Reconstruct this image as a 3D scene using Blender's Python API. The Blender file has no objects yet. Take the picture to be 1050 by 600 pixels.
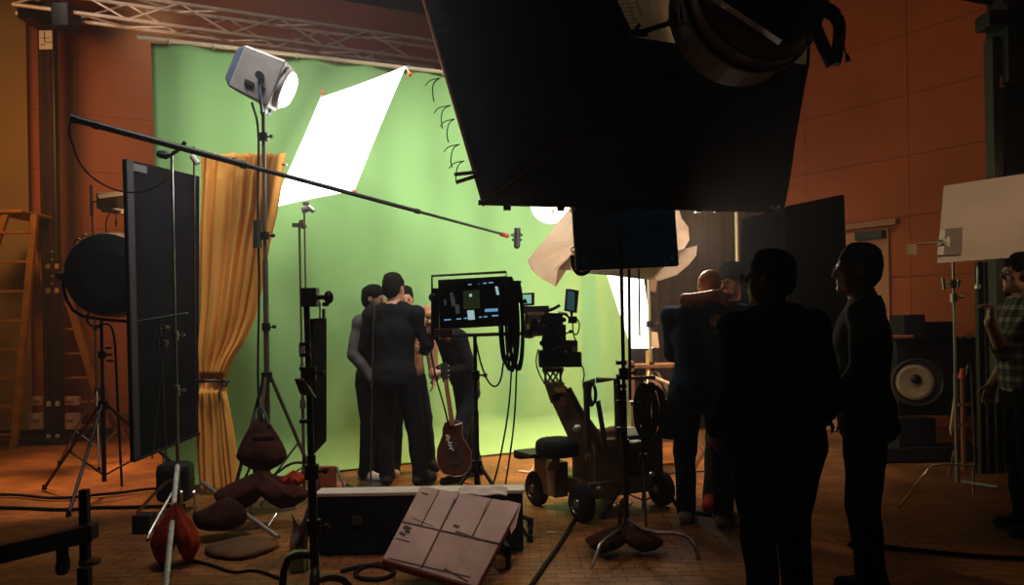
import bpy, bmesh, math, random
import numpy as np
from mathutils import Vector, Matrix
random.seed(7)
C = bpy.context.scene.collection
S = bpy.context.scene

# ---------------------------------------------------------------- camera, world, exposure, big lights
CAMZ, F, CX, CY, TH = 1.43, 820.0, 525.0, 326.0, math.radians(1.0)
RIGHT = Vector((math.cos(TH), 0, -math.sin(TH))); UP = Vector((math.sin(TH), 0, math.cos(TH))); FWD = Vector((0, 1, 0))
cd = bpy.data.cameras.new('camera'); cam = bpy.data.objects.new('camera', cd); C.objects.link(cam)
cd.sensor_width = 36.0; cd.lens = F / 1050 * 36; cd.shift_y = (CY - 300) / 1050; cd.clip_end = 100
mw = Matrix((RIGHT, UP, -FWD)).transposed().to_4x4(); mw.translation = (0, 0, CAMZ); cam.matrix_world = mw
S.camera = cam
S.view_settings.view_transform = 'Standard'; S.view_settings.look = 'None'; S.view_settings.gamma = 1
S.view_settings.use_curve_mapping = False; S.view_settings.exposure = 0.0
S.cycles.use_denoising = True; S.cycles.max_bounces = 6; S.cycles.sample_clamp_indirect = 4; S.cycles.volume_bounces = 0
w = bpy.data.worlds.new('world'); S.world = w; w.use_nodes = True
w.node_tree.nodes['Background'].inputs[0].default_value = (1.0, 0.55, 0.3, 1); w.node_tree.nodes['Background'].inputs[1].default_value = 0.003
vs_ = w.node_tree.nodes.new('ShaderNodeVolumeScatter'); vs_.inputs['Density'].default_value = .014; vs_.inputs['Anisotropy'].default_value = .55
w.node_tree.links.new(vs_.outputs[0], w.node_tree.nodes['World Output'].inputs['Volume'])   # thin studio haze

def area(name, loc, target, power, size, color, sizey=None, spread=180):
    l = bpy.data.lights.new(name, 'AREA'); l.energy = power; l.size = size; l.color = color
    if sizey: l.shape = 'RECTANGLE'; l.size_y = sizey
    l.spread = math.radians(spread)
    o = bpy.data.objects.new(name, l); C.objects.link(o); o.location = loc
    o.rotation_euler = (Vector(target) - Vector(loc)).to_track_quat('-Z', 'Y').to_euler(); return o
def spot(name, loc, target, power, angle, color, radius=.1, blend=.6):
    l = bpy.data.lights.new(name, 'SPOT'); l.energy = power; l.spot_size = math.radians(angle); l.color = color
    l.shadow_soft_size = radius; l.spot_blend = blend
    o = bpy.data.objects.new(name, l); C.objects.link(o); o.location = loc
    o.rotation_euler = (Vector(target) - Vector(loc)).to_track_quat('-Z', 'Y').to_euler(); return o
area('set_light_left', (-1.7, 5.2, 5.4), (-1.2, 7.6, .7), 46, 1.4, (1, .97, .92), .8, 84)
area('set_light_right', (1.0, 5.8, 5.6), (0.7, 9.2, 1.3), 60, 1.6, (1, .97, .92), .8, 80)
area('tungsten_left', (-4.9, 7.4, 4.4), (-5.6, 11.0, 3.2), 27, .6, (1, .48, .19), spread=110)
area('tungsten_left_floor', (-3.7, 8.4, 4.8), (-4.0, 7.6, 0), 50, .5, (1, .5, .2), spread=60)
area('tungsten_right', (1.6, 5.0, 6.0), (4.2, 9.2, 3.6), 6, .8, (1, .36, .08), spread=120)
area('tungsten_back_floor', (3.2, 9.6, 4.6), (0.3, 8.0, 0), 50, .5, (1, .52, .2), spread=46)
area('bounce_board_fill', (5.2, 3.2, 3.6), (3.35, 5.6, 2.1), 3.4, .4, (1, .66, .42), spread=38)  # added unseen fill, aimed to brighten the cream bounce board
area('worn_board_fill', (-0.2, 1.8, 4.6), (-0.35, 4.4, .3), 2.2, .6, (1, .66, .55), spread=34)  # added fill from high up, only there to lift the worn board

# ---------------------------------------------------------------- projection helpers (pixel + depth -> world point)
def P(px, py, Y):
    u = (px - CX) / F; v = (CY - py) / F
    d = RIGHT * u + UP * v + FWD
    return Vector((0, 0, CAMZ)) + d * Y
def G(px, py, z=0.0):
    u = (px - CX) / F; v = (CY - py) / F
    d = RIGHT * u + UP * v + FWD
    return Vector((0, 0, CAMZ)) + d * ((z - CAMZ) / d.z)
def gx(px, Y, z=0.0):          # point at column px (taken on the horizon), depth Y, height z
    p = P(px, CY, Y); return Vector((p.x, Y, z))
def para(c, Y0):               # four pixel corners -> exact parallelogram in space, first corner at depth Y0
    r = [np.array(P(x, y, 1) - Vector((0, 0, CAMZ))) for x, y in c]
    A = np.stack([-r[1], r[2], -r[3]], 1); z = np.linalg.solve(A, -r[0])
    zs = [1, z[0], z[1], z[2]]
    return [Vector((0, 0, CAMZ)) + Vector(r[i] * zs[i] * Y0) for i in range(4)]

# ---------------------------------------------------------------- materials
MATS = {}
def mat(name, col, rough=.6, metal=0, var=.0, scale=8, bump=0.0, bscale=60, emit=None, estr=0, trans=0, stretch=None, sheen=0):
    m = bpy.data.materials.new(name); m.use_nodes = True; nt = m.node_tree; b = nt.nodes['Principled BSDF']
    b.inputs['Base Color'].default_value = (*col, 1); b.inputs['Roughness'].default_value = rough; b.inputs['Metallic'].default_value = metal
    if rough >= .75: b.inputs['Specular IOR Level'].default_value = .08
    if emit: b.inputs['Emission Color'].default_value = (*emit, 1); b.inputs['Emission Strength'].default_value = estr
    if sheen: b.inputs['Sheen Weight'].default_value = sheen
    tc = nt.nodes.new('ShaderNodeTexCoord'); mp = nt.nodes.new('ShaderNodeMapping'); nt.links.new(tc.outputs['Object'], mp.inputs[0])
    if stretch: mp.inputs['Scale'].default_value = stretch
    if var:
        n = nt.nodes.new('ShaderNodeTexNoise'); n.inputs['Scale'].default_value = scale; n.inputs['Detail'].default_value = 5
        nt.links.new(mp.outputs[0], n.inputs['Vector'])
        r = nt.nodes.new('ShaderNodeValToRGB'); r.color_ramp.elements[0].position = .3; r.color_ramp.elements[1].position = .7
        r.color_ramp.elements[0].color = (*[c * (1 - var) for c in col], 1); r.color_ramp.elements[1].color = (*[min(1, c * (1 + var)) for c in col], 1)
        nt.links.new(n.outputs['Fac'], r.inputs[0]); nt.links.new(r.outputs[0], b.inputs['Base Color'])
    if bump:
        n2 = nt.nodes.new('ShaderNodeTexNoise'); n2.inputs['Scale'].default_value = bscale; n2.inputs['Detail'].default_value = 4
        nt.links.new(mp.outputs[0], n2.inputs['Vector'])
        bp = nt.nodes.new('ShaderNodeBump'); bp.inputs['Strength'].default_value = bump; bp.inputs['Distance'].default_value = .02
        nt.links.new(n2.outputs['Fac'], bp.inputs['Height']); nt.links.new(bp.outputs[0], b.inputs['Normal'])
    if trans:
        t = nt.nodes.new('ShaderNodeBsdfTranslucent'); t.inputs[0].default_value = (*col, 1)
        mx = nt.nodes.new('ShaderNodeMixShader'); mx.inputs[0].default_value = trans
        nt.links.new(b.outputs[0], mx.inputs[1]); nt.links.new(t.outputs[0], mx.inputs[2]); nt.links.new(mx.outputs[0], nt.nodes['Material Output'].inputs[0])
    MATS[name] = m; return m
black = mat('black_paint', (.012, .012, .014), .5, var=.3)
blackmetal = mat('black_metal', (.02, .02, .022), .38, .6, var=.3)
blackcloth = mat('black_cloth', (.013, .014, .02), .9, var=.4, scale=3, bump=.4, bscale=25)
blueblack = mat('blue_black_cloth', (.012, .025, .05), .85, var=.5, scale=9, bump=.3, bscale=30)
rubber = mat('rubber', (.015, .015, .016), .8, bump=.3)
chrome = mat('steel', (.62, .6, .56), .28, 1, var=.15, scale=20)
darksteel = mat('dark_steel', (.16, .14, .12), .35, .9, var=.2, scale=20)
alu = mat('aluminium', (.5, .47, .43), .4, .8, var=.15)
brass = mat('painted_stand_brown', (.10, .075, .05), .45, .4, var=.2)
greyhead = mat('lamp_grey', (.10, .13, .20), .45, .3, var=.2)  # blue of cool reflections on the lamp's back is put into this colour
greyside = mat('lamp_side', (.30, .27, .26), .45, .2, var=.15)
orangemat = mat('orange_plastic', (.85, .18, .03), .5)
redbag = mat('red_canvas', (.32, .035, .012), .85, var=.35, scale=12, bump=.6, bscale=30)
brownbag = mat('brown_canvas', (.05, .016, .010), .9, var=.4, scale=10, bump=.6, bscale=25)
greencloth = mat('chroma_cloth', (.30, .54, .20), .9, var=.06, scale=1.5, bump=.15, bscale=3)
goldcloth = mat('gold_cloth', (.82, .38, .08), .75, var=.10, scale=6, bump=.08, bscale=60, stretch=(1, 1, .3))
whitecloth = mat('white_muslin', (.88, .78, .70), .85, var=.06, bump=.2, bscale=15, trans=.55)
gridcloth = mat('pale_cloth', (.72, .60, .42), .8, var=.08, trans=.6)
foam = mat('white_foam', (.62, .54, .44), .8, var=.08, scale=3)
boardm = mat('worn_board', (.48, .36, .31), .8, var=.14, scale=5, bump=.2)
boardp = mat('worn_board_patch', (.44, .33, .27), .8, var=.18, scale=9, bump=.2)
tape = mat('black_tape', (.05, .03, .025), .7, var=.5, scale=25)
skin = mat('skin', (.52, .26, .16), .55, var=.08, scale=10)
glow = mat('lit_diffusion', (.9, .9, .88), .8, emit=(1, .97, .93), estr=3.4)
glow2 = mat('lit_panel', (.9, .9, .88), .8, emit=(1, .95, .88), estr=3.0)
glow3 = mat('lit_globe', (.9, .9, .88), .8, emit=(1, .93, .82), estr=3.0)
lens = mat('lit_lens', (.9, .9, .9), .4, emit=(1, .95, .88), estr=11)
ladderm = mat('ladder_orange', (.50, .22, .03), .6, var=.25)
wood = mat('brown_wood', (.20, .085, .035), .4, var=.4, scale=6, stretch=(6, 1, 1))
guitarm = mat('guitar_varnish', (.045, .012, .006), .25, var=.6, scale=7)
dollym = mat('dolly_brown', (.22, .15, .07), .45, .3, var=.35, scale=9)
dollyd = mat('dolly_dark', (.03, .022, .016), .5, .2, var=.4, scale=9)
yellow = mat('yellow_paint', (.62, .36, .06), .55, var=.2)
whitep = mat('white_plastic', (.7, .66, .6), .5, var=.1)
bluep = mat('screen_blue', (.05, .2, .4), .4, emit=(.25, .6, 1), estr=.5)
cyanp = mat('screen_pale', (.2, .4, .4), .4, emit=(.55, .85, .9), estr=.55)
greyp = mat('screen_grey', (.05, .05, .06), .4, emit=(.3, .35, .4), estr=.10)
olivep = mat('screen_olive', (.05, .06, .03), .4, emit=(.16, .24, .08), estr=.06)
scrdark = mat('screen_glass', (.008, .012, .014), .2)

def wall_mat(name, col):
    return mat(name, col, .85, var=.10, scale=1.2, bump=.5, bscale=18)
wallr = wall_mat('wall_tan_right', (.42, .105, .036)); wallb = wall_mat('wall_tan_back', (.46, .155, .065)); pillm = wall_mat('pillar_ochre', (.36, .24, .08))
jointm = mat('wall_joint', (.24, .075, .03), .9); walld = mat('wall_dark', (.05, .03, .02), .9)

def floor_mat():
    m = bpy.data.materials.new('block_floor'); m.use_nodes = True; nt = m.node_tree; b = nt.nodes['Principled BSDF']
    tc = nt.nodes.new('ShaderNodeTexCoord'); g = nt.nodes.new('ShaderNodeNewGeometry')
    br = nt.nodes.new('ShaderNodeTexBrick'); br.inputs['Scale'].default_value = 1; br.inputs['Brick Width'].default_value = .15; br.inputs['Row Height'].default_value = .075
    br.inputs['Mortar Size'].default_value = .003; br.inputs['Color1'].default_value = (.22, .080, .018, 1); br.inputs['Color2'].default_value = (.34, .128, .030, 1); br.inputs['Mortar'].default_value = (.05, .03, .015, 1)
    nt.links.new(g.outputs['Position'], br.inputs['Vector'])
    n = nt.nodes.new('ShaderNodeTexNoise'); n.inputs['Scale'].default_value = 1.3; n.inputs['Detail'].default_value = 8; nt.links.new(g.outputs['Position'], n.inputs['Vector'])
    r = nt.nodes.new('ShaderNodeValToRGB'); r.color_ramp.elements[0].position = .35; r.color_ramp.elements[1].position = .65
    r.color_ramp.elements[0].color = (.45, .4, .38, 1); r.color_ramp.elements[1].color = (1.15, 1.1, 1, 1); nt.links.new(n.outputs['Fac'], r.inputs[0])
    mx = nt.nodes.new('ShaderNodeMixRGB'); mx.blend_type = 'MULTIPLY'; mx.inputs[0].default_value = 1
    nt.links.new(br.outputs['Color'], mx.inputs[1]); nt.links.new(r.outputs[0], mx.inputs[2]); nt.links.new(mx.outputs[0], b.inputs['Base Color'])
    b.inputs['Roughness'].default_value = .5
    bp = nt.nodes.new('ShaderNodeBump'); bp.inputs['Strength'].default_value = .35; bp.inputs['Distance'].default_value = .006
    nt.links.new(br.outputs['Fac'], bp.inputs['Height']); bp.invert = True; nt.links.new(bp.outputs[0], b.inputs['Normal'])
    return m
floorm = floor_mat()
def blockm(i):
    k = .8 + .1 * i
    return mat('floor_block_%d' % i, (.26 * k, .10 * k, .022 * k), .5, var=.35, scale=5, bump=.2)
blockms = [blockm(i) for i in range(5)]

# ---------------------------------------------------------------- mesh builder
class M:
    def __init__(s): s.v = []; s.f = []
    def add(s, vs, fs):
        k = len(s.v); s.v += [tuple(v) for v in vs]; s.f += [tuple(i + k for i in f) for f in fs]; return s
    def box(s, c, size, ax=None, bevel=True):
        c = Vector(c); hx, hy, hz = [d / 2 for d in size]
        X, Y, Z = ax if ax else (Vector((1, 0, 0)), Vector((0, 1, 0)), Vector((0, 0, 1)))
        vs = [c + X * a * hx + Y * b * hy + Z * d * hz for a in (-1, 1) for b in (-1, 1) for d in (-1, 1)]
        return s.add(vs, [(0, 1, 3, 2), (4, 6, 7, 5), (0, 4, 5, 1), (2, 3, 7, 6), (0, 2, 6, 4), (1, 5, 7, 3)])
    def hexa(s, b4, t4):
        return s.add(list(b4) + list(t4), [(3, 2, 1, 0), (4, 5, 6, 7), (0, 1, 5, 4), (1, 2, 6, 5), (2, 3, 7, 6), (3, 0, 4, 7)])
    def slab(s, q, th):          # quad corners with a thickness
        q = [Vector(p) for p in q]; n = (q[1] - q[0]).cross(q[3] - q[0]).normalized() * th / 2
        return s.hexa([p - n for p in q], [p + n for p in q])
    def cyl(s, a, b, r1, r2=None, n=10):
        a, b = Vector(a), Vector(b); r2 = r1 if r2 is None else r2
        d = (b - a).normalized(); t = d.orthogonal().normalized(); u = d.cross(t)
        vs = []
        for p, r in ((a, r1), (b, r2)):
            for i in range(n):
                an = 2 * math.pi * i / n; vs.append(p + (t * math.cos(an) + u * math.sin(an)) * r)
        return s.add(vs, [tuple(range(n))[::-1], tuple(range(n, 2 * n))] + [(i, (i + 1) % n, n + (i + 1) % n, n + i) for i in range(n)])
    def tube(s, pts, r, n=8, smooth=0):
        pts = [Vector(p) for p in pts]
        for _ in range(smooth):
            q = [pts[0]]
            for i in range(len(pts) - 1):
                q += [pts[i].lerp(pts[i + 1], .25), pts[i].lerp(pts[i + 1], .75)]
            pts = q + [pts[-1]]
        k = len(pts); rs = r if isinstance(r, (list, tuple)) else [r] * k
        vs = []; t = None
        for i, p in enumerate(pts):
            d = (pts[min(i + 1, k - 1)] - pts[max(i - 1, 0)]).normalized()
            t = d.orthogonal().normalized() if t is None else (t - d * t.dot(d)).normalized()
            u = d.cross(t)
            for j in range(n):
                an = 2 * math.pi * j / n; vs.append(p + (t * math.cos(an) + u * math.sin(an)) * rs[min(i, len(rs) - 1)])
        fs = [tuple(range(n))[::-1], tuple(range((k - 1) * n, k * n))]
        for i in range(k - 1):
            fs += [(i * n + j, i * n + (j + 1) % n, (i + 1) * n + (j + 1) % n, (i + 1) * n + j) for j in range(n)]
        return s.add(vs, fs)
    def ball(s, c, r, ax=None, n=12, m=8):
        c = Vector(c); r = (r, r, r) if not isinstance(r, tuple) else r
        X, Y, Z = ax if ax else (Vector((1, 0, 0)), Vector((0, 1, 0)), Vector((0, 0, 1)))
        prof = [(math.sin(math.pi * i / m), -math.cos(math.pi * i / m)) for i in range(1, m)]
        vs = [c - Z * r[2]]
        for pr, z in prof:
            for j in range(n):
                an = 2 * math.pi * j / n; vs.append(c + X * r[0] * pr * math.cos(an) + Y * r[1] * pr * math.sin(an) + Z * r[2] * z)
        vs.append(c + Z * r[2]); fs = [(0, 1 + (j + 1) % n, 1 + j) for j in range(n)]
        for i in range(m - 2):
            o = 1 + i * n; fs += [(o + j, o + (j + 1) % n, o + n + (j + 1) % n, o + n + j) for j in range(n)]
        o = 1 + (m - 2) * n; fs += [(o + j, o + (j + 1) % n, len(vs) - 1) for j in range(n)]
        return s.add(vs, fs)
    def lathe(s, c, d, prof, n=24):      # prof: (radius, distance along d)
        c, d = Vector(c), Vector(d).normalized(); t = d.orthogonal().normalized(); u = d.cross(t); vs = []
        for r, h in prof:
            for j in range(n):
                an = 2 * math.pi * j / n; vs.append(c + d * h + (t * math.cos(an) + u * math.sin(an)) * max(r, 1e-4))
        fs = [tuple(range(n))[::-1], tuple(range((len(prof) - 1) * n, len(prof) * n))]
        for i in range(len(prof) - 1):
            fs += [(i * n + j, i * n + (j + 1) % n, (i + 1) * n + (j + 1) % n, (i + 1) * n + j) for j in range(n)]
        return s.add(vs, fs)
    def grid(s, fn, nu, nv):
        vs = [fn(i / nu, j / nv) for j in range(nv + 1) for i in range(nu + 1)]
        return s.add(vs, [(j * (nu + 1) + i, j * (nu + 1) + i + 1, (j + 1) * (nu + 1) + i + 1, (j + 1) * (nu + 1) + i) for j in range(nv) for i in range(nu)])
    def torus(s, c, nrm, R, r, n=24, m=8, sx=1, sy=1):
        c, d = Vector(c), Vector(nrm).normalized(); t = d.orthogonal().normalized()
        z = Vector((0, 0, 1)); z = (z - d * z.dot(d))
        if z.length > .1: u = z.normalized(); t = u.cross(d)
        else: u = d.cross(t)
        return s.tube([c + t * R * sx * math.cos(2 * math.pi * i / n) + u * R * sy * math.sin(2 * math.pi * i / n) for i in range(n + 1)], r, m)

def root_loc(o):
    while o.parent: o = o.parent
    return o.location
def part(name, m, material, parent, smooth=False, bevel=0, label=None, sub=0, solid=0):
    me = bpy.data.meshes.new(name); L = root_loc(parent) if parent else Vector((0, 0, 0))
    me.from_pydata([Vector(v) - L for v in m.v], [], m.f); me.materials.append(material)
    bm = bmesh.new(); bm.from_mesh(me); bmesh.ops.recalc_face_normals(bm, faces=bm.faces[:]); bm.to_mesh(me); bm.free()
    if smooth: me.shade_smooth() if smooth is True else me.shade_smooth()
    o = bpy.data.objects.new(name, me); C.objects.link(o); o.parent = parent
    if bevel:
        b = o.modifiers.new('bevel', 'BEVEL'); b.width = bevel; b.segments = 2; b.limit_method = 'ANGLE'
    if solid:
        b = o.modifiers.new('solid', 'SOLIDIFY'); b.thickness = solid; b.offset = 0
    if sub:
        b = o.modifiers.new('sub', 'SUBSURF'); b.levels = b.render_levels = sub
    if label: o['label'] = label
    return o
def thing(name, label, cat, loc=(0, 0, 0), group=None):
    o = bpy.data.objects.new(name, None); C.objects.link(o); o.location = loc; o.empty_display_size = .1
    o['label'] = label; o['category'] = cat
    if group: o['group'] = group
    return o
def single(name, m, material, label, cat, group=None, **k):
    vs = np.array([tuple(v) for v in m.v]); c = Vector(((vs[:, 0].min() + vs[:, 0].max()) / 2, (vs[:, 1].min() + vs[:, 1].max()) / 2, vs[:, 2].min()))
    m.v = [tuple(Vector(v) - c) for v in m.v]
    o = part(name, m, material, None, **k); o.location = c; o['label'] = label; o['category'] = cat
    if group: o['group'] = group
    return o
def struct(name, m, material, **k):
    o = part(name, m, material, None, **k); o['kind'] = 'structure'; return o

# ---------------------------------------------------------------- structure
floor = struct('floor', M().box((0, 6, -.06), (26, 26, .10)), floorm)
fl = M(); cnt = 0; shared = None
row = 0; y = 4.12
stuffm = M()
bme = None
while y < 6.4:
    x0 = -3.2 * y / 4.6 - (.075 if row % 2 else 0)
    x = math.floor(x0 / .15) * .15 + (.075 if row % 2 else 0)
    while x < 3.2 * y / 4.6:
        if cnt < 300 and abs(x) < 3.3:
            if bme is None:
                o = part('floor_block', M().box((0, 0, 0), (.146, .071, .012)), blockms[0], floor, bevel=0); bme = o.data
            else:
                o = bpy.data.objects.new('floor_block', bme); C.objects.link(o); o.parent = floor
            o.location = (x, y, -.006 + random.uniform(-.0006, .0006))
            if cnt: o.material_slots[0].link = 'OBJECT'; o.material_slots[0].material = random.choice(blockms)
            cnt += 1
        else:
            stuffm.box((x, y, -.006 + random.uniform(-.0006, .0006)), (.146, .071, .012))
        x += .15
    y += .075; row += 1
o = part('block_field', stuffm, floorm, floor); o['kind'] = 'stuff'

dB = Vector((1.91, 1, 0)).normalized(); nB = Vector((dB.y, -dB.x, 0))        # along back wall, normal towards camera
dR = Vector((-.54, .84, 0)).normalized(); nR = Vector((-dR.y, -dR.x * -1, 0)); nR = Vector((-dR.y, dR.x, 0)).normalized()
ZV = Vector((0, 0, 1))
B0 = Vector((-6.35, 10.96, 0)); R0 = Vector((4.5, 8.7, 0))
def wallpan(name, P0, d, n, s0, s1, mat_, w_, h_, zoff, H=6.6, skip=None):
    wl = struct(name, M().box(P0 + d * (s0 + s1) / 2 - n * .13 + ZV * H / 2, (s1 - s0, .2, H), (d, n, ZV)), jointm)
    z = zoff
    while z < H:
        z0 = max(z, 0); z1 = min(z + h_, H)
        a = s0
        while a < s1 - .01:
            b = min(a + w_, s1)
            if not (skip and skip((a + b) / 2, (z0 + z1) / 2)):
                part('wall_panel', M().box(P0 + d * (a + b) / 2 - n * .015 + ZV * (z0 + z1) / 2, (b - a - .006, .03, z1 - z0 - .006), (d, n, ZV)), mat_, wl)
            a = b
        z += h_
    return wl
wallpan('wall_back', B0, dB, nB, -3.2, 7.6, wallb, 1.8, .8, -.42)
wallpan('wall_right', R0, dR, nR, -5.2, 7.7, wallr, 1.34, .67, -.2)
struct('wall_left', M().box((-9.3, 5.5, 3.3), (.2, 9.2, 6.6)), walld)
struct('wall_front', M().box((0, -6.9, 3.3), (20, .2, 6.6)), walld)
struct('ceiling', M().box((0, 5, 6.72), (24, 25, .2)), mat('ceiling_dark', (.06, .04, .03), .9))
# pillar at far left, with its edge strip
pc = gx(8, 10.6) 
struct('trim_1', M().box((pc.x - .1, 10.55, 3.3), (.78, .5, 6.6), (dB, nB, ZV)), pillm, bevel=.01)
struct('trim_2', M().box((pc.x - .52, 10.2, 3.3), (.06, .12, 6.6), (dB, nB, ZV)), jointm)
struct('baseboard_back', M().box(B0 + dB * 1.8 + nB * .02 + ZV * .09, (9, .03, .18), (dB, nB, ZV)), jointm)
struct('baseboard_right', M().box(R0 + dR * 1 + nR * .02 + ZV * .09, (9, .03, .18), (dR, nR, ZV)), jointm)
# door in the right wall at px 864..915
dr = M().box(R0 + dR * .85 + nR * .03 + ZV * 1.18, (.92, .03, 2.36), (dR, nR, ZV))
door = struct('door_1', dr, mat('door_paint', (.42, .16, .06), .6, var=.1), bevel=.004)
part('lintel', M().box(R0 + dR * .85 + nR * .05 + ZV * 2.43, (1.16, .09, .07), (dR, nR, ZV)), mat('door_trim', (.34, .13, .05), .6), door)
part('closer_box', M().box(R0 + dR * .58 + nR * .09 + ZV * 2.30, (.34, .09, .09), (dR, nR, ZV)), black, door, bevel=.005)

# ---------------------------------------------------------------- green screen
A = Vector((-1.95, 7.85, 0))
gd = Vector((1.98, 1, 0)).normalized(); gn = Vector((gd.y, -gd.x, 0))
def edge(px, py):          # point on the screen plane seen at a pixel
    r = P(px, py, 1) - Vector((0, 0, CAMZ)); o = Vector((0, 0, CAMZ))
    t = (A - o).dot(gn) / r.dot(gn); return o + r * t
TL, TR = edge(155, 43), edge(452, 76)
sL = (TL - A).dot(gd); zt = TL.z
BL = edge(167, 478); BR = edge(636, 452)
sLb = (edge(163, 300) - A).dot(gd)
g = thing('green_screen', 'large green chroma cloth hanging from a pipe behind the actors', 'backdrop', A)
SR = (edge(643, 330) - A).dot(gd)
def gfn(u, v):
    s0 = sL + (sLb - sL) * min(1, v * 1.6); s = s0 + (SR - s0) * u
    z = TL.z + (edge(452, 76).z - TL.z) * min(1.3, (s - sL) / ((TR - TL).dot(gd)))
    z = z * (1 - v)
    w_ = .035 * math.sin(s * 5.1 + v * 1.5) * (.3 + .7 * v) + .02 * math.sin(s * 11 + 1.3) * (1 - v * .5) + .05 * math.exp(-((s - 3.15 - .2 * v) / .1) ** 2)
    out = 0
    if v > .93: out = (v - .93) / .07 * .55
    zz = max(z, .004) if v < .93 else max(.006, z * (1 - ((v - .93) / .07)) )
    p = A + gd * s + gn * (w_ * (1 if v < .93 else .3) + out * .6) + ZV * zz
    return p
part('cloth', M().grid(gfn, 120, 60), greencloth, g, smooth=True, solid=.002)
part('top_pipe', M().cyl(TL - gd * .12 + ZV * .02 + gn * .03, TR + gd * 2.2 + ZV * (.02 + (TR.z - TL.z) * .6) + gn * .03, .02), mat('pipe_pale', (.75, .6, .4), .5, .3), g)
for i in range(14):
    s = sL + .15 + i * .38
    part('tie', M().torus(A + gd * s + gn * .03 + ZV * (TL.z + (TR.z - TL.z) * (s - sL) / (TR - TL).dot(gd) + .015), gd, .03, .005, 12, 5), whitep, g)

# ---------------------------------------------------------------- overhead truss and towers
def truss(name, label, a, b, wd, r, bay, mt, pos_group=None):
    a, b = Vector(a), Vector(b); t = thing(name, label, 'truss', a)
    d = (b - a).normalized(); L = (b - a).length
    s = d.cross(ZV); s = s.normalized() if s.length > .1 else Vector((1, 0, 0)); u = s.cross(d).normalized()
    cs = [s * wd / 2 * i + u * wd / 2 * j for i, j in ((-1, -1), (1, -1), (1, 1), (-1, 1))]
    for c in cs: part('chord', M().cyl(a + c, b + c, r, n=8), mt, t)
    k = int(L / bay)
    for i in range(k):
        for q in range(4):
            c1, c2 = cs[q], cs[(q + 1) % 4]
            if i % 2: c1, c2 = c2, c1
            part('brace', M().cyl(a + d * bay * i + c1, a + d * bay * (i + 1) + c2, r * .55, n=6), mt, t)
    return t
tA = P(14, 1, 9.6); tB = P(470, 62, 11.9)
tA = P(14, 12, 9.75) + ZV * 0
tr_m = mat('truss_metal', (.78, .72, .68), .45, .15, var=.15)
truss('lighting_truss', 'long horizontal metal truss above the green cloth, running off behind the black tent', P(14, -4, 9.7), P(14, -4, 9.7).lerp(P(640, 83, 13.4), .62), .30, .026, .62, tr_m)
# left tower
tb = G(56, 452); 
tw = thing('truss_tower', 'black upright tower with a white plate at its top, left of the green cloth', 'tower', tb)
part('column', M().box(tb + ZV * 2.62, (.20, .10, 5.1)), mat('tower_black', (.03, .018, .015), .45, .3, var=.3), tw, bevel=.01)
spot('truss_fill', (-6.0, 7.2, 6.4), P(220, 20, 10.6), 230, 50, (1, .80, .68), .2)  # added out-of-frame spot that brightens the truss
for i in (-1, 1):
    part('channel', M().box(tb + Vector((i * .05, -.062, 2.6)), (.03, .025, 5.0)), mat('channel_%d' % (i + 1), (.10, .045, .03), .35, .6), tw)
def towpt(py): return (P(50, py, tb.y)).z
part('sleeve', M().box(tb + ZV * (towpt(16)) , (.5, .4, .2)), blackmetal, tw, bevel=.01)
part('motor', M().box(Vector((P(68, 22, tb.y - .1).x, tb.y - .1, towpt(22))), (.22, .3, .3)), black, tw, bevel=.02)
pp = P(47, 41, tb.y - .09)
part('plate', M().box(pp, (.16, .01, .23)), whitep, tw)
for dx, dz, w_, h_ in ((-.01, .04, .01, .12), (.03, -.03, .09, .01), (.0, .02, .10, .008), (-.03, -.06, .05, .012)):
    part('plate_mark', M().box(pp + Vector((dx, -.008, dz)), (w_, .004, h_)), black, tw)
for py in (273, 298, 414, 448):
    for dx in (-.055, .055):
        q = P(54.5 if py > 400 else 53.8, py, tb.y - .09)
        part('bracket', M().box(q + Vector((dx, 0, 0)), (.045, .02, .06)), yellow if py < 400 else whitep, tw)
for py in (258, 266, 283, 291):
    part('bolt', M().ball(P(53.7, py, tb.y - .085), .012, n=8, m=6), whitep, tw)
for sx in (-1, 1):
    for py, h_ in ((411, .11), (432, .2)):
        q = P(56 + sx * 19, py, tb.y - .05)
        part('roller_bracket', M().box(q, (.17, .06, h_)).box(q + Vector((-sx * .02, -.04, h_ * .2)), (.09, .03, .04)), mat('bracket_%d%d' % (sx + 1, py), (.55, .38, .28), .6, var=.2), tw, bevel=.006)
part('outrigger', M().box(tb + ZV * .10, (1.4, .10, .08)), black, tw)
part('base_plate', M().box(tb + ZV * .03, (.6, .6, .05)), black, tw)
# right tower
rb = gx(1037, 6.6)
rt = thing('truss_tower', 'black upright tower with grey flank behind the white board at right', 'tower', rb)
part('column', M().box(rb + ZV * 2.4 + Vector((0, 0, 0)), (.19, .22, 4.4)), black, rt, bevel=.01)
part('flank', M().box(Vector((P(1016, 180, 6.55).x, 6.5, 2.15)), (.075, .12, 2.95)), mat('flank_grey', (.07, .058, .048), .5, .4), rt, bevel=.006)
part('head_block', M().box(P(1038, 48, 6.5), (.26, .3, .64)).box(P(1022, 22, 6.4), (.24, .2, .12)), black, rt, bevel=.01)
part('cross_pipe', M().cyl(P(985, -3, 6.5), P(1062, 12, 6.9), .022), blackmetal, rt)
part('tag', M().box(P(1027.5, 82, 6.44), (.03, .01, .05)), whitep, rt)
part('tag', M().box(P(1027.5, 88, 6.44), (.04, .01, .025)), yellow, rt, label='yellow tag')
for k in range(4):
    part('fin', M().box(Vector((P(1006 + k * 9, 320, 6.6).x, 6.62, .95)), (.045, .05, 1.75)), mat('fin_%d' % k, (.05, .045, .04), .4, .5), rt)

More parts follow.
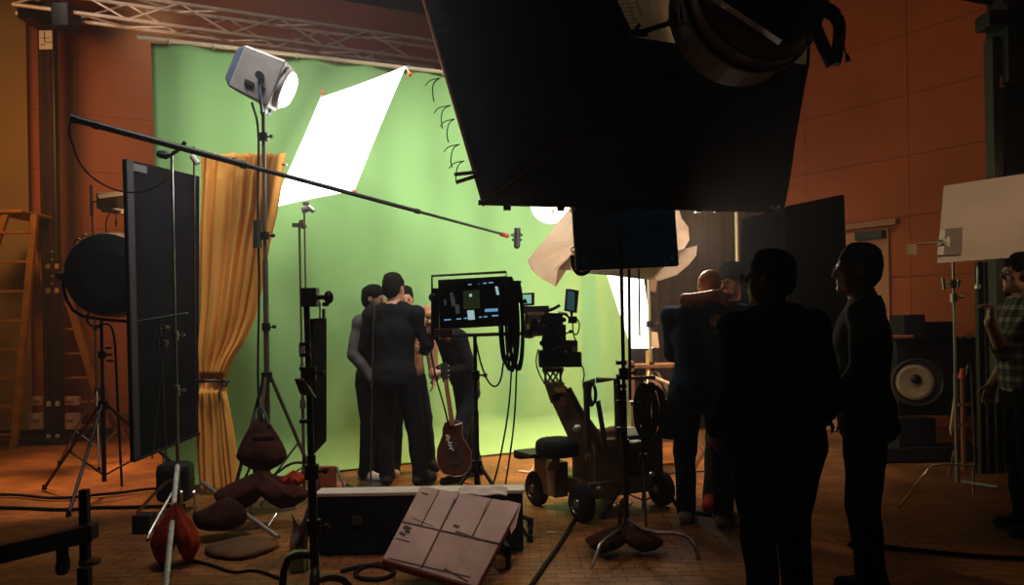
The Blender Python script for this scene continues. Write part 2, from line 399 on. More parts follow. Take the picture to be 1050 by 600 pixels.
# ---------------------------------------------------------------- stands
def knob(o, p, d, nm='knob', mt=None, r=.016):
    d = Vector(d).normalized()
    part(nm, M().cyl(p, p + d * .045, .007, n=6).cyl(p + d * .04, p + d * .06, r, r * .8, 8), mt or blackmetal, o)
def griphead(o, p, r=.028, d=(0, -1, 0), mt=None):
    d = Vector(d).normalized()
    h = part('grip_head', M().cyl(p - d * .03, p + d * .03, r * 1.25, n=14).cyl(p + d * .03, p + d * .042, r * 1.0, n=14), mt or chrome, o, bevel=.002)
    part('tightener', M().cyl(p + d * .04, p + d * .09, .006, n=6).box(p + d * .09, (.012, .012, .07)), mt or chrome, h)
def tripod(name, label, base, top, spread=.5, apex=.85, r=.016, mt=None, yaw=0, pole_dx=0, group=None, lift=.12, collars=(.5, .75), legmt=None):
    mt = mt or blackmetal; t = thing(name, label, 'stand', base, group); base = Vector(base)
    legmt = legmt or mt
    topv = base + ZV * top + Vector((pole_dx, 0, 0)) 
    def at(z): return base.lerp(topv, z / top)
    part('pole', M().cyl(at(lift), at(top * .62), r, n=10), mt, t)
    part('riser', M().cyl(at(top * .6), topv, r * .72, n=10), mt, t)
    for k in range(3):
        a = yaw + k * 2 * math.pi / 3; f = base + Vector((math.cos(a), math.sin(a), 0)) * spread + ZV * .015
        l = part('leg', M().cyl(at(apex) + Vector((math.cos(a), math.sin(a), 0)) * .03, f, r * .7, n=8), legmt, t)
        part('foot', M().cyl(f - ZV * .014, f + ZV * .03, .022, .016, 8), rubber, l)
        part('brace', M().cyl(at(lift + .05), at(apex).lerp(f, .55), r * .45, n=6), legmt, t)
    part('collar', M().cyl(at(apex - .04), at(apex + .04), r * 2.0, n=12), blackmetal, t, bevel=.003)
    for c in collars:
        z = top * c
        if z > apex + .1:
            part('collar', M().cyl(at(z - .03), at(z + .03), r * 1.6, n=12), blackmetal, t)
            knob(t, at(z) + Vector((r, 0, 0)), (1, -.3, 0))
    return t, topv, at
def cstand(name, label, base, top, yaw=0, r=.014, mt=None, dx=0, arms=True, group=None, leg=.45, knuckles=(.36, .62), nlegs=3):
    mt = mt or chrome; t = thing(name, label, 'stand', base, group); base = Vector(base); topv = base + ZV * top + Vector((dx, 0, 0))
    def at(z): return base.lerp(topv, z / top)
    part('pole', M().cyl(at(.06), at(top * .5), r, n=10), mt, t)
    part('riser', M().cyl(at(top * .48), topv, r * .7, n=10), mt, t)
    for k in range(nlegs):
        a = yaw + k * 2.1; dv = Vector((math.cos(a), math.sin(a), 0)); h = .30 - k * .06
        part('leg', M().tube([at(h), at(h) + dv * .09, at(h) + dv * .17 - ZV * .04, base + dv * leg + ZV * .05, base + dv * (leg + .035) + ZV * .014], r * .85, 8, 1), mt, t)
    for z in knuckles:
        part('collar', M().cyl(at(top * z - .035), at(top * z + .035), r * 1.7, n=12), mt, t, bevel=.002)
        knob(t, at(top * z) + Vector((r, 0, 0)), (1, -.2, .1), mt=mt)
    return t, topv, at

# ---------------------------------------------------------------- key lamp (left) with stand
kb = gx(272, 6.25)
kt, ktop, kat = tripod('light_stand', 'heavy roller stand with a slung sandbag, carrying the lit lamp left of the green cloth', kb, P(270, 112, 6.25).z, .42, 1.0, .021, brass, yaw=.5, pole_dx=P(270, 112, 6.25).x - kb.x, collars=(.45, .68, .93))
lc = P(272, 82, 6.25)
ld = Vector((.88, .14, -.40)).normalized()      # aims right and down at the diffusion frame
lt_ = Vector((.18, .98, 0)).normalized(); lt_ = (lt_ - ld * lt_.dot(ld)).normalized(); lu = lt_.cross(ld).normalized()
if lu.z < 0: lu = -lu
cq_ = P(350, 145, 6.9)
lamp = thing('spot_lamp', 'grey boxy film lamp, switched on, clamped atop the stand at upper left', 'lamp', ktop)
def lbox(c0, c1, w0, h0, w1, h1):
    a = lc + ld * c0; b = lc + ld * c1
    return M().hexa([a + lt_ * sx * w0 + lu * sy * h0 for sx, sy in ((-1, -1), (1, -1), (1, 1), (-1, 1))], [b + lt_ * sx * w1 + lu * sy * h1 for sx, sy in ((-1, -1), (1, -1), (1, 1), (-1, 1))])
part('housing', lbox(-.20, .13, .15, .17, .17, .19), greyside, lamp, bevel=.015)
part('rear_cover', lbox(-.26, -.19, .10, .12, .155, .178), greyhead, lamp, bevel=.02)
part('side_vent', M().box(lc - lt_ * .165 + ld * -.06 - lu * .08, (.07, .02, .03), (ld, lt_, lu)), black, lamp)
part('side_vent', M().box(lc - lt_ * .165 + ld * .04 - lu * .08, (.05, .02, .03), (ld, lt_, lu)), black, lamp)
part('lens_ring', M().lathe(lc + ld * .12, ld, [(.15, 0), (.165, .015), (.165, .05), (.148, .055)], 28), greyside, lamp, smooth=True)
part('lens', M().lathe(lc + ld * .17, ld, [(.145, 0), (.14, .025), (.11, .05), (.06, .062), (.001, .066)], 28), lens, lamp, smooth=True)
yk = M().tube([lc - lt_ * .20 + ZV * .02, lc - lt_ * .21 - ZV * .18, lc - lt_ * .12 - ZV * .27, ktop + ZV * .03, lc + lt_ * .12 - ZV * .27, lc + lt_ * .21 - ZV * .18, lc + lt_ * .20 + ZV * .02], .013, 8, 1)
part('yoke', yk, greyhead, lamp, smooth=True)
part('yoke_knob', M().cyl(lc - lt_ * .17 + ZV * .0, lc - lt_ * .24, .03, n=12), black, lamp)
part('spigot', M().cyl(ktop - ZV * .04, ktop + ZV * .06, .025, n=12), chrome, lamp)
single('lamp_cable', M().tube([P(258, 105, 6.28), P(266, 130, 6.3), P(264, 200, 6.3), P(265, 250, 6.3), P(266, 300, 6.3), P(264, 380, 6.3), P(266, 425, 6.3), P(262, 470, 6.3), G(240, 512) + ZV * .01], .010, 6, 2), rubber, 'black power cable hanging down beside the lit lamp\'s stand', 'cable', smooth=True)
single('ballast_box', M().cyl(P(263.5, 226, 6.24), P(264, 254, 6.24), .028, .034, 10), black, 'small black inline connector on the lit lamp\'s hanging cable', 'connector')
kl = spot('key_lamp_beam', lc + ld * .30, cq_, 110, 26, (1, .94, .85), .12)
# sandbags
def sandbag(label, c, size, mt, yaw=0, group=None, drape=True, strap=True, name='sandbag'):
    c = Vector(c); t = thing(name, label, 'bag', c, group)
    X = Vector((math.cos(yaw), math.sin(yaw), 0)); Yv = Vector((-X.y, X.x, 0))
    sx, sy, sz = size
    def lobe(sd, ph):
        def f(u, v):
            a = 2 * math.pi * u; rr = (.10, .35, .62, .85, .98, 1.0, .86, .55, .05)[min(8, int(v * 8))]; nx = (.10, .35, .62, .85, .98, 1.0, .86, .55, .05)[min(8, int(v * 8) + 1)]; rr += (nx - rr) * (v * 8 - int(v * 8))
            k = 1 + .10 * math.sin(3 * a + ph) + .06 * math.sin(8 * a + 5 * v + ph)
            off = sd * sx * .28 * min(1, v * 1.5)
            return c + X * (off + sx * .27 * rr * k * math.cos(a)) + Yv * (sy * .5 * rr * k * math.sin(a)) + ZV * (sz * (.5 - v) + .012 * math.sin(5 * a + ph))
        return M().grid(f, 28, 16)
    part('pouch', lobe(-1, 0), mt, t, smooth=True)
    part('pouch', lobe(1, 2), mt, t, smooth=True)
    if strap: part('strap', M().tube([c + ZV * sz * .3 - X * sx * .12, c + ZV * sz * .85 - X * sx * .02, c + ZV * sz * .85 + X * sx * .02, c + ZV * sz * .3 + X * sx * .12], .010, 6, 2), black, t)
    return t
hb = thing('sandbag', 'big dark red-brown sandbag hanging in the legs of the lit lamp\'s stand', 'bag', P(267, 458, 6.0))
def bagfn(u, v):
    a = 2 * math.pi * u; prof = [(.02, .20), (.07, .16), (.13, .06), (.175, -.03), (.19, -.08), (.15, -.13), (.07, -.165), (.005, -.17)]
    t = v * 7; i = min(6, int(t)); f = t - i; r = prof[i][0] * (1 - f) + prof[i + 1][0] * f; z = prof[i][1] * (1 - f) + prof[i + 1][1] * f
    k = 1 + .08 * math.sin(3 * a + 1) + .04 * math.sin(7 * a + v * 6)
    return P(267, 458, 6.0) + Vector((r * k * math.cos(a), r * k * .6 * math.sin(a), z + .02 * math.sin(2 * a)))
part('pouch', M().grid(bagfn, 32, 20), brownbag, hb, smooth=True)
part('strap', M().tube([P(258, 436, 5.98), P(262, 422, 6.05), P(267, 417, 6.1), P(272, 422, 6.05), P(276, 436, 5.98)], .009, 6, 2), black, hb)
part('flap', M().box(P(270, 449, 5.86), (.16, .03, .05)), brownbag, hb, bevel=.015)
# ---------------------------------------------------------------- lit diffusion frame
q = para([(329, 100), (416, 68), (363, 196), (279, 213)], 7.6)
fr = thing('diffusion_frame', 'large square white diffusion frame glowing brilliantly in the lamp\'s beam', 'diffuser', (q[2] + q[3]) / 2)
cq = sum(q, Vector()) / 4
def qfn(q, bulge=0):
    n = (q[1] - q[0]).cross(q[3] - q[0]).normalized()
    def f(u, v):
        p = q[0].lerp(q[1], u).lerp(q[3].lerp(q[2], u), v)
        k = math.sin(math.pi * u) * math.sin(math.pi * v)
        inward = (cq - p) * .07 * (4 * ((u - .5) ** 2 if v in (0, 1) else 0)) * 0
        return p + n * bulge * k
    return f
def frfn(u, v):    # cloth pulled between its corner ties, edges scalloped
    p = q[0].lerp(q[1], u).lerp(q[3].lerp(q[2], u), v)
    e = max(abs(2 * u - 1), abs(2 * v - 1)); along = min(abs(2 * u - 1), abs(2 * v - 1))
    return p + (cq - p) * .02 * e * (1 - along ** 2)
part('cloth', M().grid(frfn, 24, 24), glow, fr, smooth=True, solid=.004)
for i in range(4):
    nm = [(331, 95), (420, 76), (363, 197), (277, 207)][i]
    c = P(nm[0], nm[1], q[i].y)
    part('corner_ball', M().ball(c, .022, n=10, m=8), orangemat, fr, label='orange corner ball')
    part('corner_tie', M().cyl(q[i], c + (c - q[i]) * .1 + Vector((.001, 0, .001)), .006, n=6), whitep, fr)
print('frame', [tuple(round(a, 2) for a in p) for p in q])

# ---------------------------------------------------------------- boom pole with microphone
ba, bb = P(72, 121, 5.2), P(522, 242, 6.7)
bp_ = thing('boom_pole', 'long black boom pole slanting across in front of the gold curtain, microphone at its tip', 'boom', ba)
def bl(t): return ba.lerp(bb, t)
part('section', M().cyl(bl(0), bl(.33), .024, .022, 12), black, bp_, label='thick butt section')
part('section', M().cyl(bl(.32), bl(.74), .017, .016, 12), black, bp_)
part('section', M().cyl(bl(.73), bl(1), .012, .010, 12), black, bp_)
for t in (.0, .04, .33, .74):
    part('collar', M().cyl(bl(t), bl(t + .012), .029 if t < .5 else .02, n=12), black, bp_)
mic = part('microphone', M().cyl(P(530, 252, 6.7), P(530.5, 234, 6.7), .027, n=14).ball(P(530, 252, 6.7), .027, n=12, m=8), black, bp_, smooth=False)
part('shock_mount', M().torus(P(530, 241, 6.7), (0, 0.2, 1), .045, .006, 16, 6).torus(P(530, 246, 6.7), (0, .2, 1), .04, .005, 16, 6), black, mic)
part('red_joint', M().cyl(P(513, 240, 6.68), P(521, 242, 6.7), .02, n=10), mat('red_plastic', (.45, .05, .02), .5), bp_, label='red joint')
part('cable', M().tube([P(73, 122, 5.3), P(70, 136, 5.3), P(75, 150, 5.35), P(80, 165, 5.4), P(93, 182, 5.5), P(118, 196, 5.6), P(142, 198, 5.7), P(160, 192, 5.75), P(171, 184, 5.8)], .006, 6, 2), rubber, bp_)

# ---------------------------------------------------------------- black flag panel at left, its stands
q = [P(127, 163, 5.9), P(203, 181, 6.7), P(202, 446, 6.7), P(136, 474, 5.9)]
q[3].x = q[0].x + .02; 
bf = thing('black_flag', 'tall black floppy panel standing on edge in front of the gold curtain', 'flag', (q[2] + q[3]) / 2)
part('panel', M().slab(q, .035), mat('flag_black', (.013, .012, .016), .8, var=.4, scale=3, bump=.3, bscale=20), bf, bevel=.005)
n_ = (q[1] - q[0]).cross(q[3] - q[0]).normalized(); n_ = n_ if n_.y < 0 else -n_
part('edge_strip', M().slab([p + n_ * .02 for p in (q[0], q[0].lerp(q[1], .08), q[3].lerp(q[2], .08), q[3])], .01), mat('edge_grey', (.06, .055, .06), .7), bf)
part('label_patch', M().slab([q[0].lerp(q[1], a).lerp(q[3].lerp(q[2], a), b) + n_ * .022 for a, b in ((.04, .01), (.25, .01), (.25, .035), (.04, .035))], .006), mat('patch_grey', (.18, .16, .15), .7), bf)
part('hem', M().slab([p + n_ * .02 for p in (q[0].lerp(q[3], .99), q[1].lerp(q[2], .99), q[2], q[3])], .02), black, bf)
c1b = gx(177, 5.75); top = P(176, 160, 5.75)
ct, ctop, cat_ = cstand('c_stand', 'chrome stand in front of the black panel holding up the boom pole', Vector((c1b.x + .02, 5.75, 0)), top.z, yaw=2.6, dx=top.x - c1b.x - .02, knuckles=(.36, .51), nlegs=2)
part('cradle', M().tube([ctop + Vector((-.10, 0, .02)), ctop + Vector((-.02, 0, .0)), ctop + Vector((.06, 0, .05)), ctop + Vector((.10, 0, .10))], [.022, .03, .03, .015], 8, 1), black, ct)
part('rod', M().cyl(P(139, 330, 5.7), P(193, 321, 5.75), .006, n=6), mat('rod_green', (.2, .3, .22), .4, .8), ct)
griphead(ct, P(170, 337, 5.7), .02, mt=darksteel); griphead(ct, P(168, 352, 5.7), .022, mt=darksteel)
part('arm', M().cyl(P(199, 150, 5.9), P(200, 440, 5.9), .008, n=8), darksteel, ct)
part('gobo_head', M().cyl(P(197, 160, 5.85), P(203, 168, 5.85), .022, n=10), whitep, ct)
for (x0, y0, x1, y1) in ((166, 370, 156, 470), (166, 370, 171, 480)):
    part('strut', M().cyl(P(x0, y0, 5.6), P(x1, y1, 5.6), .006, n=6), mat('strut%d' % x1, (.12, .16, .12), .4, .7), ct)

# ---------------------------------------------------------------- gold curtain
rows = [(158, 207, 293), (190, 206.5, 288), (220, 206, 284), (250, 205.5, 277), (290, 204.5, 270), (325, 204, 262), (350, 203.5, 252), (372, 203, 238), (388, 204, 231), (396, 204, 231), (410, 203, 235), (440, 203, 240), (470, 203, 243), (503, 205, 246)]
CYd = 6.75
cur = thing('gold_curtain', 'gold curtain tied in with a dark cord, hanging left of the green cloth', 'curtain', gx(222, CYd))
def cfn(u, v):
    t = v * (len(rows) - 1); i = min(len(rows) - 2, int(t)); f = t - i
    a, b = rows[i], rows[i + 1]; y_, l, r = [a[k] * (1 - f) + b[k] * f for k in range(3)]
    squeeze = (r - l) / 86
    p = P(l + (r - l) * u, y_, CYd)
    ph = 2 * math.pi * (6.1 * u + .30 * math.sin(u * 9))
    amp = .034 * (.45 + .55 * squeeze) * (1 if v > .05 else .6)
    off = amp * math.sin(ph) + .006 * math.sin(ph * 2.3 + v * 5) + .012 * math.sin(v * 21 + u * 7)
    top_wave = .012 * math.sin(ph * 1.0) if v < .01 else 0
    return p + Vector((.008 * math.cos(ph), off - (.03 if abs(y_ - 392) > 8 else -.01), top_wave))
part('drape', M().grid(cfn, 150, 90), goldcloth, cur, smooth=True, solid=.004)
part('tieback', M().torus(P(218, 391, CYd - .01), (0, .1, 1), .13, .014, 24, 8, 1, .9), black, cur)
part('tie_knot', M().torus(P(230, 393, CYd - .12), (.3, 1, .1), .025, .009, 14, 6).tube([P(228, 395, CYd - .12), P(224, 404, CYd - .13), P(226, 412, CYd - .13)], .007, 6, 1), black, cur)
part('top_rail', M().cyl(P(205, 157, CYd), P(294, 169, CYd), .012), alu, cur)

# ---------------------------------------------------------------- round lamp on tripod (left) and small barn-door lamp behind it
rb_ = gx(104, 6.7)
rs, rtop, rat = tripod('light_stand', 'black tripod stand with wide legs under the round lamp head', rb_, P(103, 330, 6.7).z + .02, .72, .76, .02, black, yaw=2.75, collars=(.8,), lift=.12)
hc = P(114, 282, 6.65)
rl = thing('round_lamp', 'big round black lamp head seen from behind, left of the black panel', 'lamp', rtop)
hd = Vector((-.1, 1, .03)).normalized()
part('housing', M().lathe(hc - hd * .12, hd, [(.20, 0), (.335, .02), (.35, .06), (.355, .2), (.36, .21)], 36), black, rl, smooth=False, bevel=.004)
part('yoke', M().tube([hc + Vector((-.40, 0, .02)), hc + Vector((-.395, 0, -.16)), hc + Vector((-.30, 0, -.33)), rtop, hc + Vector((.22, 0, -.40)), hc + Vector((.38, 0, -.2)), hc + Vector((.42, 0, .02))], .014, 8, 1), black, rl, smooth=True)
part('yoke_knob', M().cyl(hc + Vector((-.34, 0, .0)), hc + Vector((-.44, 0, .0)), .035, n=12), black, rl)
part('handle', M().torus(P(80, 248, 6.9), (0, 1, 0), .025, .008, 14, 6).torus(P(87, 243, 6.9), (0, 1, 0), .02, .007, 14, 6), black, rl)
part('housing_glint', M().box(P(99, 313, 6.42), (.09, .02, .02)), chrome, rl)  # chrome strip standing in for a highlight low on the housing
part('power_cable', M().tube([P(92, 318, 6.8), P(88, 330, 6.8), P(97, 336, 6.85), P(112, 330, 6.85), P(118, 345, 6.85), P(120, 400, 6.9), P(122, 440, 6.9), G(125, 500) + ZV * .01], .011, 6, 2), rubber, rl)
for i, (x, y_) in enumerate(((111, 357), (112, 364), (113, 370))):
    part('clip', M().box(P(x, y_, 6.9), (.05, .02, .02)), black, rl)
sb_ = gx(99, 8.2)
s2, s2t, _ = tripod('light_stand', 'slim dark stand against the tan wall behind the round lamp', sb_, P(97, 196, 8.2).z, .42, .75, .014, darksteel, yaw=1.0, pole_dx=-.03)
bl2 = thing('small_lamp', 'small black lamp with open barn doors, above the round lamp head', 'lamp', s2t)
lc2 = P(114, 207, 8.2)
part('housing', M().box(lc2, (.22, .2, .17)), black, bl2, bevel=.02)
part('barn_door', M().slab([P(100, 200, 8.1), P(128, 196, 8.1), P(126, 201, 8.0), P(102, 204, 8.0)], .01), black, bl2)
part('barn_door', M().slab([P(102, 212, 8.1), P(128, 215, 8.1), P(126, 220, 8.0), P(104, 217, 8.0)], .01), black, bl2)
part('bracket', M().cyl(s2t - ZV * .1, lc2 - Vector((.1, 0, 0)), .014, n=8).cyl(s2t - ZV * .25, s2t + ZV * .06, .018, n=8), black, bl2)
part('cable', M().tube([lc2 - ZV * .08, P(107, 230, 8.1), P(112, 250, 8.1), P(108, 262, 8.1), P(100, 300, 8.1)], .007, 6, 2), rubber, bl2)
part('safety_tag', M().cyl(P(118, 214, 8.1), P(119, 226, 8.1), .006, n=6).cyl(P(119, 226, 8.1), P(119, 233, 8.1), .014, .008, 8), black, bl2)

# ---------------------------------------------------------------- ladder
def ladder(label, pts, rungs, depth):
    (lt0, lb0), (rt0, rb0) = pts; t = thing('ladder', label, 'ladder', (lb0 + rb0) / 2)
    for a, b in pts: 
        d = (b - a).normalized(); s = Vector((1, 0, 0)); part('rail', M().box((a + b) / 2, (.075, .05, (b - a).length), (s, d.cross(s).normalized(), d)), ladderm, t)
    for i in range(rungs):
        f = (i + .6) / rungs
        part('rung', M().box(lt0.lerp(lb0, f).lerp(rt0.lerp(rb0, f), .5), ((rt0.lerp(rb0, f) - lt0.lerp(lb0, f)).length, .07, .025)), ladderm, t)
    return t
lad = ladder('orange A-frame stepladder standing around the foot of the left tower', [(P(6, 220, 9.3), G(-70, 458)), (P(36, 220, 9.3), G(14, 458))], 8, 0)
la, lb, lc_, ld_ = P(38, 219, 10.0), G(66, 446), P(44, 219, 10.0), G(112, 446)
for a, b_ in ((la, lb), (lc_, ld_)):
    d = (b_ - a).normalized(); sv = Vector((1, 0, 0)); part('rail', M().box((a + b_) / 2, (.085, .05, (b_ - a).length), (sv, d.cross(sv).normalized(), d)), ladderm, lad)
for i in range(9):
    f = (i + .6) / 9; part('rung', M().box(la.lerp(lb, f).lerp(lc_.lerp(ld_, f), .5), ((lc_.lerp(ld_, f) - la.lerp(lb, f)).length + .06, .07, .025)), ladderm, lad)
part('top_cap', M().box(P(24, 221, 9.65), (.42, .75, .035)), ladderm, lad, bevel=.01)

# ---------------------------------------------------------------- giant black softbox overhead
F1, F2 = P(497, 208, 5.3), P(803, 216, 5.6)
F3 = P(420, -22, 5.3) + ZV * .2
F4 = F2 + (F3 - F1) 
B1, B2 = P(716, 48, 4.3), P(828, 67, 4.6)
B0_, B3_ = P(650, 38, 4.25), P(625, -16, 4.4)
BT = P(835, -60, 4.9)
tent = thing('overhead_softbox', 'enormous black-skirted softbox hanging over the set, top centre', 'softbox', F1.lerp(F2, .5))
def tri_sheet(pts, n=10, sag=.03):
    a, b, c_, d = pts
    nn = (b - a).cross(d - a).normalized()
    def f(u, v):
        return a.lerp(b, u).lerp(d.lerp(c_, u), v) + nn * sag * math.sin(math.pi * u) * math.sin(math.pi * v) + nn * .006 * math.sin(9 * u + 7 * v)
    return M().grid(f, n, n)
part('bottom_skirt', tri_sheet([F1, F2, B2, B1], 14, .02), blackcloth, tent, smooth=True, solid=.012)
part('side_skirt', M().add([F1, B1, B0_, B3_, F3], [(0, 1, 2, 3, 4)]), blueblack if 0 else mat('skirt_side', (.016, .018, .028), .85, var=.4, scale=3, bump=.3, bscale=20), tent, solid=.012)
part('right_skirt', tri_sheet([F2, F4, BT, B2], 8, .02), blackcloth, tent, smooth=True, solid=.012)
part('top_skirt', tri_sheet([F3, F4, BT, B3_], 8, .02), blackcloth, tent, smooth=True, solid=.012)
part('hem_pipe', M().cyl(F1 - (F2 - F1) * .02, F2 + (F2 - F1) * .005, .018, n=8), blackmetal, tent, label='lower edge pipe')
part('hem_pipe', M().cyl(F1 + Vector((.0, 0, -.02)), F3, .016, n=8), mat('lit_edge_pipe', (.34, .16, .08), .5, .3), tent, label='left edge pipe')  # warm light on the left rim is put into this pipe's colour
part('inner_pipe', M().cyl(P(500, 200, 5.38), P(560, 206, 5.4), .008, n=6), chrome, tent)
part('seam_cord', M().cyl(F1.lerp(B1, .0) + ZV * .01 - Vector((0, .02, 0)), B1 - Vector((0, .02, 0)), .006, n=6), mat('cord_grey', (.08, .07, .07), .7), tent)
ff = [F1 + Vector((.02, .03, .03)), F2 + Vector((-.02, .03, .03)), F4 + Vector((-.02, .03, -.03)), F3 + Vector((.02, .03, -.03))]
part('front_diffusion', M().slab(ff, .006), mat('front_silk', (.8, .8, .78), .8, emit=(1, .96, .9), estr=.32), tent)
for i, (x, y_, dx) in enumerate(((448, 80, -3), (459, 108, -5), (463, 122, -3), (468, 148, -4), (473, 165, -4))):
    a = P(x + 3, y_, 5.28)
    part('tie_cord', M().tube([a, P(x + dx, y_ + 4, 5.26), P(x + dx - 2, y_ + 12 + i * 2, 5.26), P(x + dx, y_ + 24, 5.26)], .004, 5, 2).tube([a, P(x + dx - 4, y_ + 2, 5.25), P(x + dx - 9, y_ + 8, 5.25)], .0035, 5, 1), black, tent)
part('cross_stick', M().cyl(P(466, 179, 5.25), P(492, 176, 5.3), .013, n=8), brass, tent)
part('cross_stick', M().cyl(P(468, 187, 5.25), P(490, 180, 5.3), .013, n=8), brass, tent)
for x in (520, 575, 638, 716, 736, 796):
    part('clamp', M().box(P(x, 211 + (x - 520) * .012, 5.3 + (x - 497) * .001), (.05, .05, .06)), blackmetal, tent, bevel=.004)
part('end_clamp', M().ball(P(797, 213, 5.52), .02, n=8, m=6).cyl(P(790, 210, 5.5), P(803, 219, 5.5), .01, n=6), chrome, tent)
# pale gridded rear cloth
q = [B0_ + Vector((0, .03, 0)), B2 + Vector((0, .03, 0)), BT + Vector((0, .03, 0)), B3_ + Vector((0, .03, 0))]
rear = part('rear_cloth', M().slab(q, .01), gridcloth, tent)
gm = M()
def qq(u, v): return q[0].lerp(q[1], u).lerp(q[3].lerp(q[2], u), v)
nq = (q[1] - q[0]).cross(q[3] - q[0]).normalized(); nq = nq if nq.y < 0 else -nq
for k in range(1, 9):
    u = k * .045; gm.slab([qq(u - .002, 0) + nq * .008, qq(u + .002, 0) + nq * .008, qq(u + .002, 1) + nq * .008, qq(u - .002, 1) + nq * .008], .003)
for k in range(1, 16):
    v = k * .07; gm.slab([qq(0, v - .004) + nq * .008, qq(.4, v - .004) + nq * .008, qq(.4, v + .004) + nq * .008, qq(0, v + .004) + nq * .008], .003)
part('grid_stitching', gm, mat('stitch', (.45, .34, .22), .8), rear)
part('bracket_arm', M().cyl(P(648, 36, 4.15), P(692, 22, 4.15), .014, n=8).cyl(P(648, 36, 4.15), P(656, 25, 4.15), .010, n=8).box(P(655, 34, 4.13), (.09, .03, .03)), blackmetal, tent)
griphead(tent, P(694, 20, 4.12), .035, mt=black)
bc = P(775, -2, 4.0); bd = Vector((-.25, 1, -.12)).normalized()
big = thing('overhead_lamp', 'large dark lamp head firing into the rear of the overhead softbox', 'lamp', bc)
part('housing', M().lathe(bc - bd * .2, bd, [(.24, 0), (.31, .04), (.35, .15), (.36, .45), (.33, .47)], 40), mat('lamp_maroon', (.06, .022, .018), .55, .2, var=.4), big, bevel=.006)
part('rib', M().torus(bc + bd * .05, bd, .362, .012, 40, 6), black, big)
part('rib', M().torus(bc - bd * .05, bd, .345, .012, 40, 6), black, big)
part('yoke_arm', M().tube([P(845, 8, 3.85), P(858, 18, 3.8), P(862, 30, 3.8), P(856, 66, 3.8)], [.03, .035, .03, .03], 8, 1), black, big)
part('yoke_arm', M().tube([P(835, 25, 3.85), P(843, 45, 3.8), P(853, 67, 3.8)], .03, 8, 1), black, big)
part('yoke_arm', M().tube([P(836, 4, 3.85), P(852, 6, 3.8), P(860, 14, 3.8)], .016, 8, 1), black, big)
part('tassel', M().cyl(P(865, 45, 3.8), P(868, 58, 3.8), .004, n=6).cyl(P(868, 56, 3.8), P(870, 63, 3.8), .008, .014, 8), black, big)
part('tassel', M().cyl(P(828, 35, 3.8), P(828, 44, 3.8), .004, n=6).cyl(P(828, 42, 3.8), P(828, 49, 3.8), .006, .014, 8), black, big)
spot('overhead_lamp_beam', bc + bd * .30, bc + bd * 2, 18, 130, (1, .86, .62), .1)
part('rail', M().box(P(760, 4, 3.7), (.5, .06, .1), (Vector((.8, 0, -.55)).normalized(), Vector((0, 1, 0)), Vector((.55, 0, .8)).normalized())), mat('rail_maroon', (.07, .025, .02), .5), big)
# its column stand
pb = gx(757, 6.7)
t_, ptop, _ = tripod('light_stand', 'tall pale pole under the right part of the overhead softbox', pb, P(755, 216, 6.7).z, .5, .8, .022, mat('pole_pale', (.5, .38, .22), .4, .6), yaw=.2, pole_dx=P(755, 216, 6.7).x - pb.x)

# ---------------------------------------------------------------- lantern globe, wrapped lamp, dark flag in front
gl = thing('lit_globe', 'round white globe lamp glowing below the left rim of the overhead softbox', 'lamp', P(565, 208, 6.3))
part('globe', M().ball(P(565, 208, 6.3), .165, n=28, m=18), glow3, gl, smooth=True)
part('cord', M().cyl(P(561, 188, 6.3), P(560, 207, 6.1), .006, n=6), black, gl)
part('finial', M().box(P(567, 217, 6.12), (.014, .01, .04)), orangemat, gl)
wl = thing('wrapped_lamp', 'lamp wrapped in crumpled white diffusion cloth behind the dark blue flag', 'lamp', P(640, 250, 5.9))
part('housing', M().box(P(640, 250, 5.75), (.55, .3, .36)), black, wl, bevel=.02)
part('tube_face', M().box(P(640, 250, 5.93), (.5, .02, .30)), glow3, wl)
def fan(name, pts, centre, depth=5.7, n=7, rip=.02):
    m = M(); k = len(pts); vs = []
    c = centre
    for i, (x, y_) in enumerate(pts):
        for j in range(n + 1):
            f = j / n
            vs.append(P(c[0] + (x - c[0]) * f, c[1] + (y_ - c[1]) * f, depth + (.05 * math.sin(i * 1.3) * f + .015 * math.sin(f * 5 + i))))
    fs = []
    for i in range(k - 1):
        for j in range(n):
            fs.append((i * (n + 1) + j, i * (n + 1) + j + 1, (i + 1) * (n + 1) + j + 1, (i + 1) * (n + 1) + j))
    m.add(vs, fs); return part(name, m, whitecloth, wl, smooth=False, solid=.003)
fan('cloth_wing', [(594, 210), (584, 214), (572, 228), (557, 248), (541, 267), (545, 277), (556, 286), (570, 294), (572, 276), (590, 278), (600, 284)], (600, 246))
fan('cloth_wing', [(676, 213), (682, 206), (692, 197), (695, 212), (699, 224), (706, 233), (707, 246), (701, 256), (694, 262), (690, 270)], (682, 240))
fan('cloth_wing', [(692, 262), (700, 256), (715, 252), (714, 262), (706, 272), (694, 282), (676, 288), (655, 286), (630, 283), (600, 280), (590, 276)], (660, 266), 5.62)
fan('cloth_wing', [(600, 220), (606, 214), (640, 210), (680, 208), (690, 214), (690, 222)], (640, 235), 5.66)
part('safety_cable', M().tube([P(587, 262, 5.2), P(588, 274, 5.2), P(594, 282, 5.2), P(604, 278, 5.2), P(603, 272, 5.2)], .016, 8, 2), rubber, wl)
area('wrapped_lamp_light', P(640, 250, 5.96), P(560, 300, 8.5), 20, .45, (1, .85, .66), .28)
for lx_ in (578, 700): spot('wrapped_lamp_side', P(lx_, 246, 5.98), P(lx_ + (-12 if lx_ < 640 else 8), 250, 5.4), 36, 150, (1, .82, .62), .05)
q = [P(587, 213, 5.05), P(691, 216, 5.0), P(695, 272, 5.0), P(591, 277, 5.05)]
fg = thing('dark_flag', 'rectangular dark blue flag shading the cloth-wrapped lamp', 'flag', (q[2] + q[3]) / 2)
